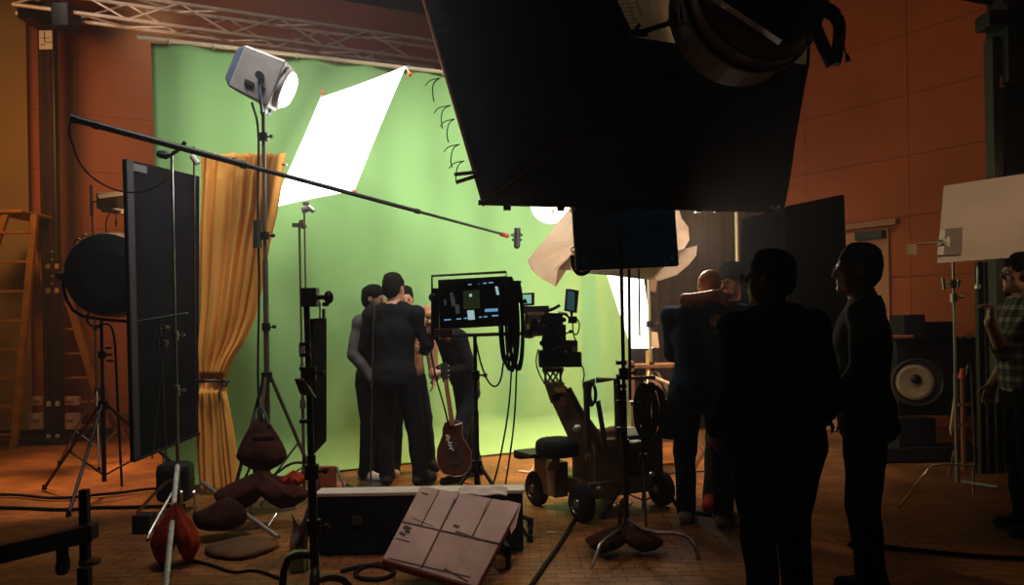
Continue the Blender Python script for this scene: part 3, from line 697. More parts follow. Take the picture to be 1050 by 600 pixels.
part('cloth', M().slab(q, .012), mat('flag_blue', (.03, .09, .20), .8, var=.5, scale=7, bump=.3), fg)
for i in range(4):
    part('frame_rod', M().cyl(q[i], q[(i + 1) % 4], .007, n=6), mat('rod%d' % i, (.5, .35, .22) if i == 3 else (.03, .02, .03), .4, .6), fg)
for c in ((588, 256), (691, 264), (587, 215), (690, 218)):
    part('corner_clip', M().torus(P(c[0], c[1], 5.0), (0, 1, 0), .014, .005, 12, 5), whitep, fg)
fb = G(643, 566)
ft, ftop, fat = cstand('c_stand', 'dark stand in front of the dolly holding the dark blue flag', fb, P(637, 276, fb.y).z + .25, yaw=1.6, r=.017, mt=mat('stand_dark', (.03, .026, .024), .4, .6), dx=P(637, 276, fb.y).x - fb.x, leg=.30, knuckles=(.33, .55), nlegs=1)
part('leg', M().tube([Vector((fb.x, fb.y, .2)), P(664, 546, fb.y - .1), P(700, 547, fb.y - .15), P(712, 556, fb.y - .2), P(717, 574, fb.y - .25)], .013, 8, 1), darksteel, ft)
part('leg', M().tube([Vector((fb.x, fb.y, .16)), P(617, 556, fb.y - .3), P(613, 566, fb.y - .35), P(606, 583, fb.y - .4)], .012, 8, 1), chrome, ft)
part('side_arm', M().cyl(P(634, 388, fb.y), P(640, 470, fb.y), .012, n=8), blackmetal, ft)
for y_ in (372, 386, 396, 412, 440):
    part('lever', M().box(P(637, y_, fb.y - .03), (.06, .04, .022)), black, ft)
for x, y1 in ((645, 410), (655, 380)):
    part('rod', M().cyl(P(x, 276, 5.1), P(x + 1, y1 if x == 645 else 345, 5.1), .006 if x == 655 else .010, n=6), black, ft)
sandbag('dark red sandbag at the foot of the dark stand by the dolly', P(640, 552, fb.y - .05), (.42, .2, .15), brownbag, 0, strap=False)

spot('wrapped_lamp_spill', P(697, 240, 5.75), P(728, 300, 5.45), 7, 75, (1, .72, .55), .1)
dg = thing('dark_drape', 'dark brown drape hanging in folds behind the tall white panel and the hugging men', 'curtain', gx(705, 9.8))
def dfn(u, v):
    px_ = 650 + 125 * u; p = gx(px_, 9.8 + .3 * u, 3.6 * (1 - v) + .01); p.y += .05 * math.sin(u * 60) + .02 * math.sin(u * 23 + v); return p
part('drape', M().grid(dfn, 120, 8), mat('drape_brown', (.022, .009, .004), .9, var=.2), dg, smooth=True, solid=.004)
part('rail', M().cyl(gx(648, 9.8, 3.61), gx(778, 10.1, 3.61), .02), black, dg)
part('rail_post', M().cyl(gx(778, 10.12, 0), gx(778, 10.12, 3.61), .02), black, dg)
# lit tall panel behind
q = [P(622, 278, 7.7), P(658, 278, 7.9), P(669, 357, 7.9), P(648, 357, 7.7)]
lp = thing('tall_softbox', 'bright white slanted panel below the wrapped lamp, right end of the green cloth', 'lamp', gx(655, 7.8, q[2].z))
part('face', M().slab(q, .03), glow2, lp)
part('shade', M().slab([P(648, 357, 7.85), P(669, 357, 7.95), P(664, 392, 7.95), P(642, 392, 7.85)], .02), black, lp)
part('side_flap', M().slab([P(668, 283, 7.6), P(674, 287, 7.6), P(672, 300, 7.6), P(667, 298, 7.6)], .02), mat('flap_brown', (.25, .1, .05), .7), lp)
part('side_tab', M().slab([P(668, 340, 7.6), P(674, 341, 7.6), P(676, 357, 7.6), P(668, 356, 7.6)], .02), gridcloth, lp)
s5 = gx(667, 7.6)
t_, tp, _ = tripod('light_stand', 'pale stand with a yellow strap beside the bright slanted panel', s5, P(665, 284, 7.6).z, .55, .95, .020, mat('stand_gold', (.5, .42, .25), .4, .6), yaw=.05, pole_dx=P(665, 284, 7.6).x - s5.x)
part('strap', M().box(P(664, 375, 7.55), (.03, .02, .28)), yellow, t_)
part('diagonal_brace', M().cyl(P(668, 386, 7.5), P(696, 398, 7.3), .018, n=8), mat('brace_tan', (.5, .28, .16), .5, .3), t_)

# ---------------------------------------------------------------- black flag right, white board right
q = [P(806, 213, 5.2), P(864, 201, 4.9), P(872, 420, 4.9), P(806, 420, 5.2)]
q[3] = Vector((q[0].x, q[0].y, 1.0)); q[2] = Vector((P(868, 262, 4.9).x, q[1].y, 1.0))
t = thing('black_flag', 'black flag panel behind the heads, right of the overhead softbox', 'flag', (q[2] + q[3]) / 2)
part('cloth', M().slab(q, .02), blackcloth, t)
q2 = [P(760, 225, 5.75), P(806, 213, 5.65), P(806, 420, 5.65), P(760, 420, 5.75)]
part('side_cloth', M().slab(q2, .02), blackcloth, t)
part('frame_rod', M().cyl(q[0], q[1], .01, n=8).cyl(q[1], q[2], .01, n=8), blackmetal, t)
part('leg', M().cyl(q[3].lerp(q[2], .3), Vector((q[3].lerp(q[2], .3).x, 5.1, 0)), .014, n=8), blackmetal, t)
q = [P(968, 191, 6.0), P(1066, 176, 5.8), P(1068, 262, 5.8), P(961, 270, 6.0)]
t = thing('white_board', 'cream bounce board clamped high at the right edge', 'board', (q[2] + q[3]) / 2)
part('board', M().slab(q, .03), foam, t)
n_ = (q[1] - q[0]).cross(q[3] - q[0]).normalized(); n_ = n_ if n_.y < 0 else -n_
def onb(px, py, off=.02):
    o = Vector((0, 0, CAMZ)); r = P(px, py, 1) - o; tt = (q[0] + n_ * off - o).dot(n_) / r.dot(n_); return o + r * tt
part('clamp_plate', M().slab([onb(968, 235), onb(987, 233), onb(986, 261), onb(966, 262)], .012), mat('plate_grey', (.27, .23, .20), .5, .4, var=.2), t)
part('clamp_edge', M().slab([onb(964, 236, .03), onb(969, 236, .03), onb(967, 262, .03), onb(961, 261, .03)], .02), whitep, t)
part('clamp_arm', M().cyl(P(939, 250, 5.85), P(966, 249, 5.85), .007, n=8), darksteel, t)
part('clamp_tip', M().box(P(935, 256, 5.85), (.055, .03, .08)), mat('tip_tan', (.3, .18, .1), .6), t)
griphead(t, P(966, 249, 5.82), .02)
cb = G(982, 503)
ct2, c2t, c2at = cstand('c_stand', 'chrome stand holding up the cream bounce board', cb, P(977, 262, cb.y).z, yaw=1.2, r=.0155, mt=mat('stand_chrome', (.55, .5, .42), .35, .8), dx=P(977, 262, cb.y).x - cb.x, knuckles=(.82,), leg=.4, nlegs=1)
griphead(ct2, P(976, 291, cb.y - .02), .028)
part('t_handle', M().cyl(P(967, 285, cb.y - .04), P(968, 297, cb.y - .04), .012, n=8).cyl(P(967, 291, cb.y - .04), P(976, 291, cb.y - .04), .008, n=8), chrome, ct2)
part('t_handle', M().cyl(P(976, 291, cb.y - .04), P(986, 288, cb.y - .04), .008, n=8), chrome, ct2)
part('pin', M().cyl(P(1002.5, 274, 5.9), P(1002.5, 292, 5.9), .007, n=8).box(P(1002.5, 294, 5.9), (.03, .03, .03)), chrome, ct2)
part('leg_bar', M().tube([G(923, 524) + ZV * .03, P(938, 500, 5.95), P(948, 484, 6.0), P(959, 475, 6.05), P(998, 478, 6.0)], .011, 8, 1), chrome, ct2, label='bent chrome leg')
part('leg_bar', M().tube([P(986, 494, 5.9), P(1023, 500, 5.7)], .012, 8), whitep, ct2, label='pale straight leg')
part('leg_bar', M().tube([P(998, 478, 6.0), P(998.5, 507, 6.0)], .010, 8), chrome, ct2)

# ---------------------------------------------------------------- equipment at back right: cart, horn, orange pieces
cc = gx(948, 8.0)
ca = thing('equipment_cart', 'dark cart stacked with gear against the right wall', 'cart', cc)
part('body', M().box(cc + Vector((.2, .25, .75)), (.95, .45, .75)), black, ca, bevel=.01)
part('shelf', M().box(cc + Vector((.2, .25, 1.14)), (1.0, .5, .03)), blackmetal, ca)
for sx, sy in ((-.2, .05), (.6, .05), (-.2, .45), (.6, .45)):
    part('leg', M().cyl(cc + Vector((sx, sy, 0)), cc + Vector((sx, sy, .4)), .02, n=8), black, ca)
part('gear_box', M().box(P(930, 333, 8.0), (.22, .3, .2)), black, ca, bevel=.01)
part('gear_box', M().box(P(957, 338, 8.0), (.26, .3, .16)), blackmetal, ca, bevel=.01)
part('gear_knob', M().ball(P(993, 345, 7.9), .03, n=8, m=6).ball(P(985, 346, 7.9), .018, n=8, m=6), chrome, ca)
hn = P(940, 392, 7.6); hdv = Vector((-.35, -1, .1)).normalized()
ho = thing('fan_drum', 'round dark drum with a pale disc face, standing by the cart', 'fan', Vector((hn.x, hn.y, 0)))
part('shell', M().lathe(hn + hdv * .05, -hdv, [(.20, 0), (.22, .02), (.22, .25), (.20, .27)], 36), mat('drum_shell', (.03, .02, .016), .5, var=.3), ho, bevel=.004)
part('rim', M().torus(hn + hdv * .06, hdv, .215, .010, 36, 6), darksteel, ho)
part('face', M().lathe(hn + hdv * .055 + Vector((-.025, 0, 0)), hdv, [(.165, 0), (.165, .012), (.14, .02), (.05, .004), (.001, .0)], 36), mat('drum_face', (.30, .20, .10), .6, var=.25, scale=6), ho)
part('hub', M().ball(hn + hdv * .08 + Vector((-.02, 0, .03)), (.05, .03, .045), n=14, m=8), black, ho, smooth=True)
part('stand_foot', M().box(Vector((hn.x, hn.y + .1, .2)), (.35, .2, .4)), black, ho)
def leaning(name, label, cat, a, b, r, mt, extra=None):
    t = thing(name, label, cat, b); part('shaft', M().cyl(a, b, r, r * 1.2, 8), mt, t)
    return t
t = leaning('leaning_tool', 'slim tool with an orange-red tip behind the bounce board\'s stand', 'tool', P(987, 378, 6.9), gx(986, 7.05, .02), .022, mat('tool_brown', (.3, .10, .04), .6))
part('tip', M().cyl(P(986.5, 379, 6.88), P(986, 388, 6.88), .014, .03, 8), mat('orange_red', (.8, .12, .03), .5), t, label='orange-red tip')
part('cross_bar', M().box(P(990, 415, 6.9), (.12, .02, .02)).box(P(990, 436, 6.9), (.12, .02, .02)), mat('bar_tan', (.45, .22, .1), .6), t)
t = leaning('leaning_tool', 'bottle-topped upright tool with a green cap beside the plaid shirt', 'tool', P(1004, 376, 6.9), gx(1005, 7.05, .02), .024, mat('tool_tan', (.4, .24, .12), .6))
part('tip', M().cyl(P(1004.5, 372, 6.87), P(1004.5, 380, 6.87), .016, .022, 8), mat('green_cap', (.10, .32, .08), .5), t, label='green cap')
t = leaning('bent_rod', 'bent silver rod standing between the two slim tools at right', 'rod', P(996, 378, 6.8), gx(998, 6.9, .02), .010, darksteel)
part('hook', M().tube([P(996, 378, 6.8), P(995, 374, 6.8), P(992, 375, 6.8), P(991, 384, 6.8)], .010, 8, 1), darksteel, t)
single('wooden_wedge', M().slab([P(980, 395, 6.6), P(981.5, 420, 6.6), P(975, 446, 6.6), P(974, 440, 6.6)], .02), mat('wedge_wood', (.7, .45, .2), .6), 'narrow pale wooden wedge leaning by the bounce board\'s stand', 'wood')
single('white_paper', M().slab([P(911, 434, 5.2), P(914, 436, 5.2), P(905, 464, 5.2), P(903, 450, 5.2)], .004), whitep, 'folded white paper sticking out behind the dark-shirted man', 'paper')
single('black_case', M().box(gx(945, 7.7, .07), (1.4, .3, .13)), black, 'long low black case on the floor along the right wall', 'case', bevel=.01)

# ---------------------------------------------------------------- monitor on stand
mY = 5.3
q = [P(449, 287, mY), P(519, 283, mY), P(521, 334, mY), P(451, 338, mY)]
ms = G(493, 528)
mt_, mtop, _ = tripod('monitor_stand', 'black rolling stand carrying the large monitor before the actors', Vector((ms.x, mY, 0)), P(487, 344, mY).z, .40, .45, .018, black, yaw=-.55, pole_dx=P(487, 344, mY).x - ms.x, collars=(.8,))
for px, py in ((544, 551), (521, 583)):
    c = G(px, py) + ZV * .045
    part('caster', M().cyl(c - Vector((.015, 0, 0)), c + Vector((.015, 0, 0)), .045, n=16).box(c + ZV * .05, (.04, .03, .06)), rubber, mt_)
    part('leg', M().cyl(c + ZV * .07, Vector((ms.x, mY, .22)), .016, n=8), black, mt_)
mo = thing('monitor', 'large black monitor showing a dim picture of the set', 'monitor', mtop)
n_ = (q[1] - q[0]).cross(q[3] - q[0]).normalized(); n_ = n_ if n_.y < 0 else -n_
part('housing', M().slab([p - n_ * .03 for p in q], .06), black, mo, bevel=.005)
def qm(u, v, off=.002): return q[0].lerp(q[1], u).lerp(q[3].lerp(q[2], u), v) + n_ * off
def rect(u0, v0, u1, v1, off=.003, th=.002, sk=0): return M().slab([qm(u0 + sk, v0, off), qm(u1 + sk, v0, off), qm(u1, v1, off), qm(u0, v1, off)], th)
scr = part('screen', rect(.05, .08, .95, .86), scrdark, mo)
for (u0, v0, u1, v1, mm, sk) in ((.44, .12, .49, .145, bluep, 0), (.58, .115, .62, .14, greyp, 0), (.66, .11, .71, .135, bluep, 0), (.74, .105, .81, .13, bluep, 0),
        (.07, .80, .17, .825, bluep, 0), (.25, .795, .32, .82, bluep, 0), (.36, .79, .41, .815, bluep, 0), (.58, .785, .62, .81, bluep, 0), (.65, .78, .70, .81, bluep, 0), (.77, .77, .88, .80, bluep, 0),
        (.42, .65, .52, .84, cyanp, -.01), (.85, .20, .89, .37, cyanp, -.02), (.67, .64, .86, .70, bluep, 0), (.19, .34, .25, .55, greyp, -.02), (.17, .27, .215, .33, greyp, 0), (.24, .52, .30, .70, greyp, 0), (.08, .4, .11, .52, greyp, 0), (.45, .32, .49, .38, cyanp, 0), (.36, .25, .60, .62, olivep, 0)):
    part('picture_patch', rect(u0, v0, u1, v1, .0045 if mm is olivep else .006, .001, sk), mm, scr)
part('guard_frame', M().tube([P(452, 345, mY - .05), P(443, 345, mY - .05), P(443, 283, mY - .05), P(519, 279, mY - .05), P(520, 300, mY - .05)], .009, 8), black, mo)
part('lower_bar', M().cyl(P(443, 345, mY), P(536, 342, mY), .012, n=8), black, mo)
part('bracket', M().box(P(447, 322, mY + .02), (.04, .06, .34)), black, mo)
part('side_grip', M().ball(P(444, 305, mY), .03, n=10, m=8), black, mo)
part('battery_box', M().box(P(527, 300, mY + .02), (.09, .1, .14)).cyl(P(530, 297, mY), P(534, 288, mY), .01, n=8), black, mo, bevel=.006)
part('control_box', M().box(P(455, 341, mY + .01), (.12, .05, .05)), mat('box_brown', (.12, .05, .03), .5), mo, bevel=.006)
coilA = M()
for k in range(7):
    r = .10 + .008 * k
    coilA.torus(P(517 + k * 2.4, 331 + k * .5, mY - .06 + .012 * (k % 3)), (.15, 1, 0), .06 + .004 * (k % 4), .009, 26, 6, .50 + .07 * (k % 3), 4.3 + .1 * (k % 3))
single('cable_coil', coilA, rubber, 'thick looped coil of black cables hanging at the monitor\'s right side', 'cable', smooth=True)
for k, pts in enumerate(([(487, 345), (492, 370), (500, 392), (508, 398), (514, 390), (516, 372)], [(525, 372), (522, 420), (513, 470), (505, 500)], [(530, 374), (528, 430), (521, 480), (517, 505)], [(441, 355), (446, 385), (455, 415), (461, 440)])):
    single('hanging_cable', M().tube([P(x, y_, mY) for x, y_ in pts], .006, 6, 2), rubber, ['thin cable looping below the monitor\'s middle', 'thin cable running straight down from the coil to the cart, left one', 'thin cable running straight down from the coil, right one', 'thin cable slanting from the monitor\'s left side to the guitar'][k], 'cable', smooth=True)

# ---------------------------------------------------------------- guitar
gb = G(467, 492); gY = 6.75
def gp(px, py, dy=0): return P(px, py, gY + dy)
gu = thing('guitar', 'dark red-brown acoustic guitar propped upright at the woman\'s feet', 'guitar', gp(466, 491))
outl = [(466, 489), (474, 488), (480, 483), (483.5, 474), (483, 464), (479.5, 456), (475, 450), (473.5, 444), (474.5, 438), (472, 433), (466, 431), (461, 431.5), (456, 434), (454, 440), (454, 446), (451.5, 453), (448.5, 461), (448, 470), (449.5, 479), (455, 486)]
m = M(); k = len(outl); m.add([gp(x, y_) for x, y_ in outl] + [gp(x, y_, .10) for x, y_ in outl], [tuple(range(k)), tuple(range(2 * k - 1, k - 1, -1))] + [(i, (i + 1) % k, k + (i + 1) % k, k + i) for i in range(k)])
part('body', m, guitarm, gu, bevel=.006)
part('binding', M().tube([gp(x, y_, -.002) for x, y_ in outl + outl[:1]], .004, 6), mat('binding', (.2, .08, .04), .4), gu)
part('sound_hole', M().cyl(gp(465, 456, -.004), gp(465, 456, .004), .035, n=20), black, gu)
part('pickguard', M().slab([gp(468, 462, -.004), gp(474, 460, -.004), gp(476, 472, -.004), gp(470, 474, -.004)], .003), black, gu)
part('bridge', M().slab([gp(461, 474, -.006), gp(471, 473, -.006), gp(471, 476, -.006), gp(461, 477, -.006)], .01), black, gu)
part('neck', M().slab([gp(455, 390, -.01), gp(459, 389, -.01), gp(466.5, 436, -.01), gp(461.5, 437, -.01)], .025), wood, gu, bevel=.004)
part('headstock', M().slab([gp(451, 374, -.01), gp(458, 372, -.01), gp(460, 391, -.01), gp(454, 392, -.01)], .018), black, gu, bevel=.003)
for i in range(3):
    part('tuning_peg', M().cyl(gp(450, 377 + i * 5, -.01), gp(452, 377 + i * 5, -.01), .008, n=8), chrome, gu)
    part('tuning_peg', M().cyl(gp(459, 375 + i * 5, -.01), gp(461, 375 + i * 5, -.01), .008, n=8), chrome, gu)
part('highlight_strip', M().slab([gp(465.5, 435.5, -.008), gp(474, 433, -.008), gp(474, 434.5, -.008), gp(466, 437, -.008)], .003), whitep, gu, label='white strip at the neck joint')
# white vertical lettering strokes on the body front
for (x, y_, w_, h_) in ((458.5, 446.5, 3, 1), (458.5, 448.5, 1, 2), (460.5, 448.5, 1, 3), (459, 451, 3, 1), (460, 453.5, 1, 2), (462, 454, 3, 1), (461, 456.5, 3, 1), (462.5, 458, 1, 2.4), (462, 460, 3, 1), (464.5, 461.5, 1, 2)):
    s_ = gY / F
    part('lettering', M().box(gp(x, y_, -.012), (w_ * s_, .002, h_ * s_)), whitep, gu)

# mic stand between the men
mb = G(380, 499)
single('microphone_stand', M().cyl(Vector((mb.x, mb.y, .0)), P(383, 316, mb.y), .008, n=8).tube([P(383, 316, mb.y), P(382.5, 311, mb.y), P(384, 309, mb.y)], .014, 8).cyl(P(384.5, 316, mb.y), P(385, 330, mb.y), .004, n=6).cyl((mb.x, mb.y, 0), (mb.x, mb.y, .02), .12, n=20), darksteel, 'thin upright microphone stand against the black-sweatered man\'s left side', 'stand')

# ---------------------------------------------------------------- black riser, worn board, stool
ry = 4.85
rl0, rl1 = P(324, 509, ry), P(536, 506, ry)
ri = thing('black_case', 'long low black case with a white top edge, in front of the actors', 'case', Vector(((rl0.x + rl1.x) / 2, ry, 0)))
zt_ = rl0.z
part('body', M().box(((rl0.x + rl1.x) / 2, ry + .09, zt_ / 2 + .0), (rl1.x - rl0.x, .14, zt_ - .02)), blackcloth, ri, bevel=.008)
part('top_edge', M().box(((rl0.x + rl1.x) / 2, ry + .09, zt_ + .004), (rl1.x - rl0.x + .02, .17, .022)), mat('edge_white', (.62, .55, .46), .6, var=.1), ri, bevel=.004)
part('latch', M().box((rl0.x + .25, ry - .01, zt_ * .6), (.06, .015, .05)), darksteel, ri)
part('latch', M().box((rl0.x + .75, ry - .01, zt_ * .6), (.06, .015, .05)), darksteel, ri)
q = [P(431, 498, 4.72), P(534, 516, 4.62), P(489, 602, 4.05), P(392, 573, 4.15)]
qb = para([(431, 498), (534, 516), (490, 602), (392, 573)], 4.6); print('board', [tuple(round(a, 2) for a in p) for p in qb])
bo = thing('worn_board', 'square whitish worn board with black tape lines propped tilted in the foreground', 'board', (q[2] + q[3]) / 2)
n_ = (q[1] - q[0]).cross(q[3] - q[0]).normalized(); n_ = n_ if n_.y < 0 else -n_
def qw(u, v, off=0): return q[0].lerp(q[1], u).lerp(q[3].lerp(q[2], u), v) + n_ * off
part('backing', M().hexa([qw(0, 0, -.05), qw(1, 0, -.05), qw(1, 1, -.05), qw(0, 1, -.05)], [qw(0, 0, -.012), qw(1, 0, -.012), qw(1, 1, -.012), qw(0, 1, -.012)]), jointm, bo)
us = [0, .38, .62 , 1]
cells = [(0, 0, .20, .53), (.20, 0, .40, .53), (.40, 0, .72, .53), (.72, 0, 1, .53), (0, .53, .40, 1), (.40, .53, 1, 1)]
for i, (u0, v0, u1, v1) in enumerate(cells):
    part('panel', M().hexa([qw(u0 + .004, v0 + .004, -.012), qw(u1 - .004, v0 + .004, -.012), qw(u1 - .004, v1 - .004, -.012), qw(u0 + .004, v1 - .004, -.012)],
         [qw(u0 + .006, v0 + .006, .0), qw(u1 - .006, v0 + .006, .0), qw(u1 - .006, v1 - .006, .0), qw(u0 + .006, v1 - .006, 0)]), boardm if i % 5 else boardp, bo)
def strip(u0, v0, u1, v1, w_=.008):
    a, b = qw(u0, v0, .002), qw(u1, v1, .002); d = (b - a).normalized(); s = d.cross(n_).normalized() * w_ / 2
    return M().slab([a - s, b - s, b + s, a + s], .002)
for s_ in ((.0, .53, 1, .52, .012), (.39, .1, .41, .98, .010), (.05, .98, .9, .93, .008), (.02, .74, .17, .74, .006), (.08, .45, .32, .50, .004), (.55, .5, .8, .53, .018), (.05, .58, .12, .60, .03), (.08, .62, .13, .64, .02), (.04, .66, .1, .68, .02), (.5, .43, .56, .44, .02), (.7, .05, .73, .5, .004), (.62, .92, .9, .98, .01), (.05, .1, .12, .11, .01)):
    part('tape_strip', strip(*s_), tape, bo)
part('torn_flap', M().add([P(518, 513, 4.66), P(534, 517, 4.62), P(529, 540, 4.5), P(524, 548, 4.45), P(521, 530, 4.55)], [(0, 1, 2, 3, 4)]), boardm, bo, solid=.006)
# pale scrap on case
single('pale_rag', M().grid(lambda u, v: P(470 + 50 * u, 501 - 3 * math.sin(3 * u) + 9 * v, 4.78 - .1 * v) + Vector((0, 0, .01 * math.sin(9 * u) * math.cos(7 * v))), 14, 6), foam, 'thin pale sheet lying on the case behind the worn board', 'sheet', solid=.004, smooth=True)
# stool
sc_ = P(336, 489, 6.2)
so = thing('folding_chair', 'small red-brown folding chair beside the black case', 'chair', Vector((sc_.x, 6.2, 0)))
part('backrest', M().box(P(335, 489, 6.2), (.15, .03, .17)), mat('chair_red', (.30, .07, .035), .6, var=.2), so, bevel=.01)
part('seat', M().box(Vector((sc_.x, 6.35, .12)), (.2, .24, .03)), MATS['chair_red'], so, bevel=.008)
for k, (a, b) in enumerate((((327, 480), (326, 505)), ((345, 479), (358, 505)))):
    part('leg', M().tube([P(a[0], a[1], 6.2), Vector((P(b[0], 480, 6.2).x, 6.1, .12)), Vector((P(b[0], 480, 6.2).x, 6.05, .01))], .011, 8, 1), darksteel, so)
part('leg', M().cyl((sc_.x - .09, 6.45, .12), (sc_.x - .12, 6.5, .0), .011, n=8), darksteel, so)
part('leg', M().cyl((sc_.x + .09, 6.45, .12), (sc_.x + .12, 6.5, .0), .011, n=8), darksteel, so)

# ---------------------------------------------------------------- centre-left stands (poles at 310 / 318) and narrow flag
s7 = G(319, 598)
t7, t7t, _ = cstand('c_stand', 'thick dark near stand rising in front of the narrow black flag', Vector((gx(319, 3.85).x, 3.85, 0)), P(314, 300, 3.85).z, yaw=2.8, r=.021, mt=mat('near_stand', (.035, .028, .024), .4, .6), dx=P(314, 300, 3.85).x - gx(319, 3.85).x, knuckles=(.28, .45, .75), leg=.2)
part('head_box', M().box(P(318, 305, 3.84), (.075, .07, .09)).box(P(330, 305, 3.84), (.07, .03, .022)).ball(P(337, 305, 3.84), (.024, .024, .032), n=10, m=8).box(P(334, 312, 3.84), (.03, .02, .02)), black, t7, bevel=.003)
for y_ in (353, 364, 378, 400, 432):
    part('lever', M().box(P(313, y_, 3.84), (.05, .03, .018)), black, t7)
part('saddle', M().slab([P(302, 388, 3.8), P(312, 388, 3.8), P(324, 408, 3.8), P(308, 404, 3.8)], .03), darksteel, t7, bevel=.006)
s8 = gx(309, 6.4)
t8, t8t, _ = cstand('c_stand', 'slim pale stand, left one of two thin poles before the green cloth', s8, P(307, 232, 6.4).z, yaw=3.0, r=.013, mt=brass, dx=P(307, 232, 6.4).x - s8.x, knuckles=(.55, .35))
part('head', M().box(P(306, 231, 6.38), (.09, .05, .03)).cyl(P(309, 226, 6.38), P(312, 234, 6.38), .022, n=10), brass, t8)
s9 = gx(314, 6.55)
t9, t9t, _ = cstand('c_stand', 'slim pale stand with a clamp head, right one of two thin poles', s9, P(312, 218, 6.55).z, yaw=2.0, r=.010, mt=brass, dx=P(312, 218, 6.55).x - s9.x, knuckles=(.6,))
part('head', M().cyl(P(310, 216, 6.5), P(316, 214, 6.5), .028, n=10).cyl(P(316, 212, 6.5), P(322, 217, 6.5), .02, n=10).box(P(314, 209, 6.5), (.05, .02, .03)), alu, t9)
q = [P(319, 327, 3.9), P(333, 326, 4.05), P(333, 452, 4.05), P(320, 466, 3.9)]
nf = thing('black_flag', 'narrow black flag seen nearly edge-on left of the grey-sweatered man', 'flag', (q[2] + q[3]) / 2)
part('cloth', M().slab(q, .02), mat('narrow_flag', (.03, .03, .033), .8, var=.4), nf)
part('hinge', M().box(P(332, 322, 4.0), (.012, .02, .05)), black, nf)
part('suspension_rod', M().cyl(P(328, 310, 3.9), P(328, 330, 3.95), .004, n=6), darksteel, nf)

# ---------------------------------------------------------------- foreground left: rail cart, pole, bags
ra, rc = P(-20, 573, 3.9), P(92, 547, 4.3)
ca = thing('rail_frame', 'black square-tube frame on casters in the lower left corner', 'frame', Vector((ra.x, 4.0, 0)))
d_ = (rc - ra).normalized(); s_ = Vector((d_.y, -d_.x, 0)).normalized()
part('beam', M().box((ra + rc) / 2, ((rc - ra).length, .06, .085), (d_, s_, s_.cross(d_))), black, ca, bevel=.004)
part('beam_lip', M().box((ra + rc) / 2 + ZV * .046, ((rc - ra).length, .064, .006), (d_, s_, s_.cross(d_))), darksteel, ca)
part('post', M().box(P(87, 540, 4.32), (.045, .045, .40)), blackmetal, ca, bevel=.004)
part('post_edge', M().box(P(89.5, 522, 4.29), (.005, .005, .2)), darksteel, ca)
part('joint', M().box(P(91, 545, 4.3), (.07, .08, .08)), black, ca, bevel=.004)
part('foot', M().cyl(P(92, 574, 4.3), P(92, 578, 4.3), .055, n=16), darksteel, ca)
part('caster', M().cyl(P(62, 580, 4.2), P(67, 580, 4.2), .05, n=18).box(P(64, 569, 4.2), (.045, .04, .09)), rubber, ca)
single('black_post_end', M().box(P(87, 598, 4.0), (.055, .05, .16)), black, 'stub of black square tube at the bottom edge, lower left', 'post', bevel=.004)
sandbag('bright red sandbag draped over the silver pole in the left foreground', P(180, 548, 4.75), (.25, .22, .36), redbag, .35, strap=False)
sp = thing('silver_pole', 'silver scuffed pole slanting to the bottom edge through the red sandbag', 'pole', G(172, 604))
pa, pe = P(182, 478, 5.4), P(169, 612, 4.0)
part('tube', M().cyl(pa, pe, .016, .016, 12), mat('scuffed_silver', (.68, .62, .55), .45, .3, var=.3, scale=20), sp)
part('end_cap', M().cyl(pa, pa + (pa - pe).normalized() * .02, .020, n=12), black, sp)
part('support', M().cyl(pa, Vector((pa.x, pa.y, 0)), .012, n=8), blackmetal, sp)
sandbag('dark red sandbag pair lying across the lamp stand\'s legs', P(268, 503, 5.6), (.60, .26, .26), brownbag, .1, strap=False)
sandbag('bright red end of a bag near the thick dark stand', P(301, 490, 5.4), (.14, .14, .08), redbag, -.2, strap=False)
single('silver_rod', M().cyl(P(207, 495, 5.9), P(285, 551, 5.1), .016, n=8), alu, 'long silver rod lying diagonally on the floor, lower left', 'rod')
single('bent_rod', M().tube([P(275, 540, 5.2), P(283, 528, 5.3), P(287, 524, 5.3), P(304, 521, 5.3)], .009, 8, 1), chrome, 'short bent silver rod beside the long straight one', 'rod')
for x, nm in ((187, 'leftmost'), (200, 'rightmost')):
    single('small_pin', M().cyl(G(x, 524), P(x - 1, 504, 5.9), .008, n=8), chrome, nm + ' of two short upright silver pins near the curtain foot', 'pin')
single('dark_box', M().box(P(148, 538, 5.5), (.12, .12, .15)), black, 'small black box on the floor left of the red sandbag', 'box', bevel=.006)
def heap(label, c, r, mt, name='cloth_heap', cat='cloth'):
    m = M().ball((0, 0, 0), r, n=28, m=14); c = Vector(c)
    m.v = [tuple(Vector((x * (1 + .12 * math.sin(9 * y_ + z * 20)), y_ * (1 + .1 * math.sin(14 * x)), max(z * (1 + .25 * math.sin(17 * x + 11 * y_)), -r[2] * .3))) + c) for x, y_, z in m.v]
    single(name, m, mt, label, cat, smooth=True)
heap('brown canvas bundle on the floor below the lamp stand', P(225, 534, 5.3), (.17, .13, .13), brownbag)
heap('tan cloth slumped on the floor in the left foreground', gx(242, 5.0, .02), (.22, .2, .045), mat('tan_cloth', (.13, .07, .035), .85, var=.3))
single('plastic_sheet', M().grid(lambda u, v: gx(295 + 18 * u + 2 * math.sin(5 * v), 4.95 + .05 * math.sin(9 * u + 3 * v) + .05 * v, .004 + .24 * (1 - v) * (1 - .25 * math.sin(4 * u))), 16, 14), mat('grey_sheet', (.22, .16, .13), .6, var=.2), 'crumpled greyish plastic sheet standing beside the black case', 'sheet', smooth=True, solid=.004)
single('green_box', M().box(P(306, 575, 4.6), (.09, .1, .10)), mat('green_card', (.18, .24, .08), .7, var=.3), 'small green box low beside the thick dark stand', 'box', bevel=.004)
single('curtain_clutter', M().box(P(180, 494, 6.1), (.25, .2, .3)), black, 'dark gear bag below the black panel, left of the curtain', 'bag', bevel=.05)
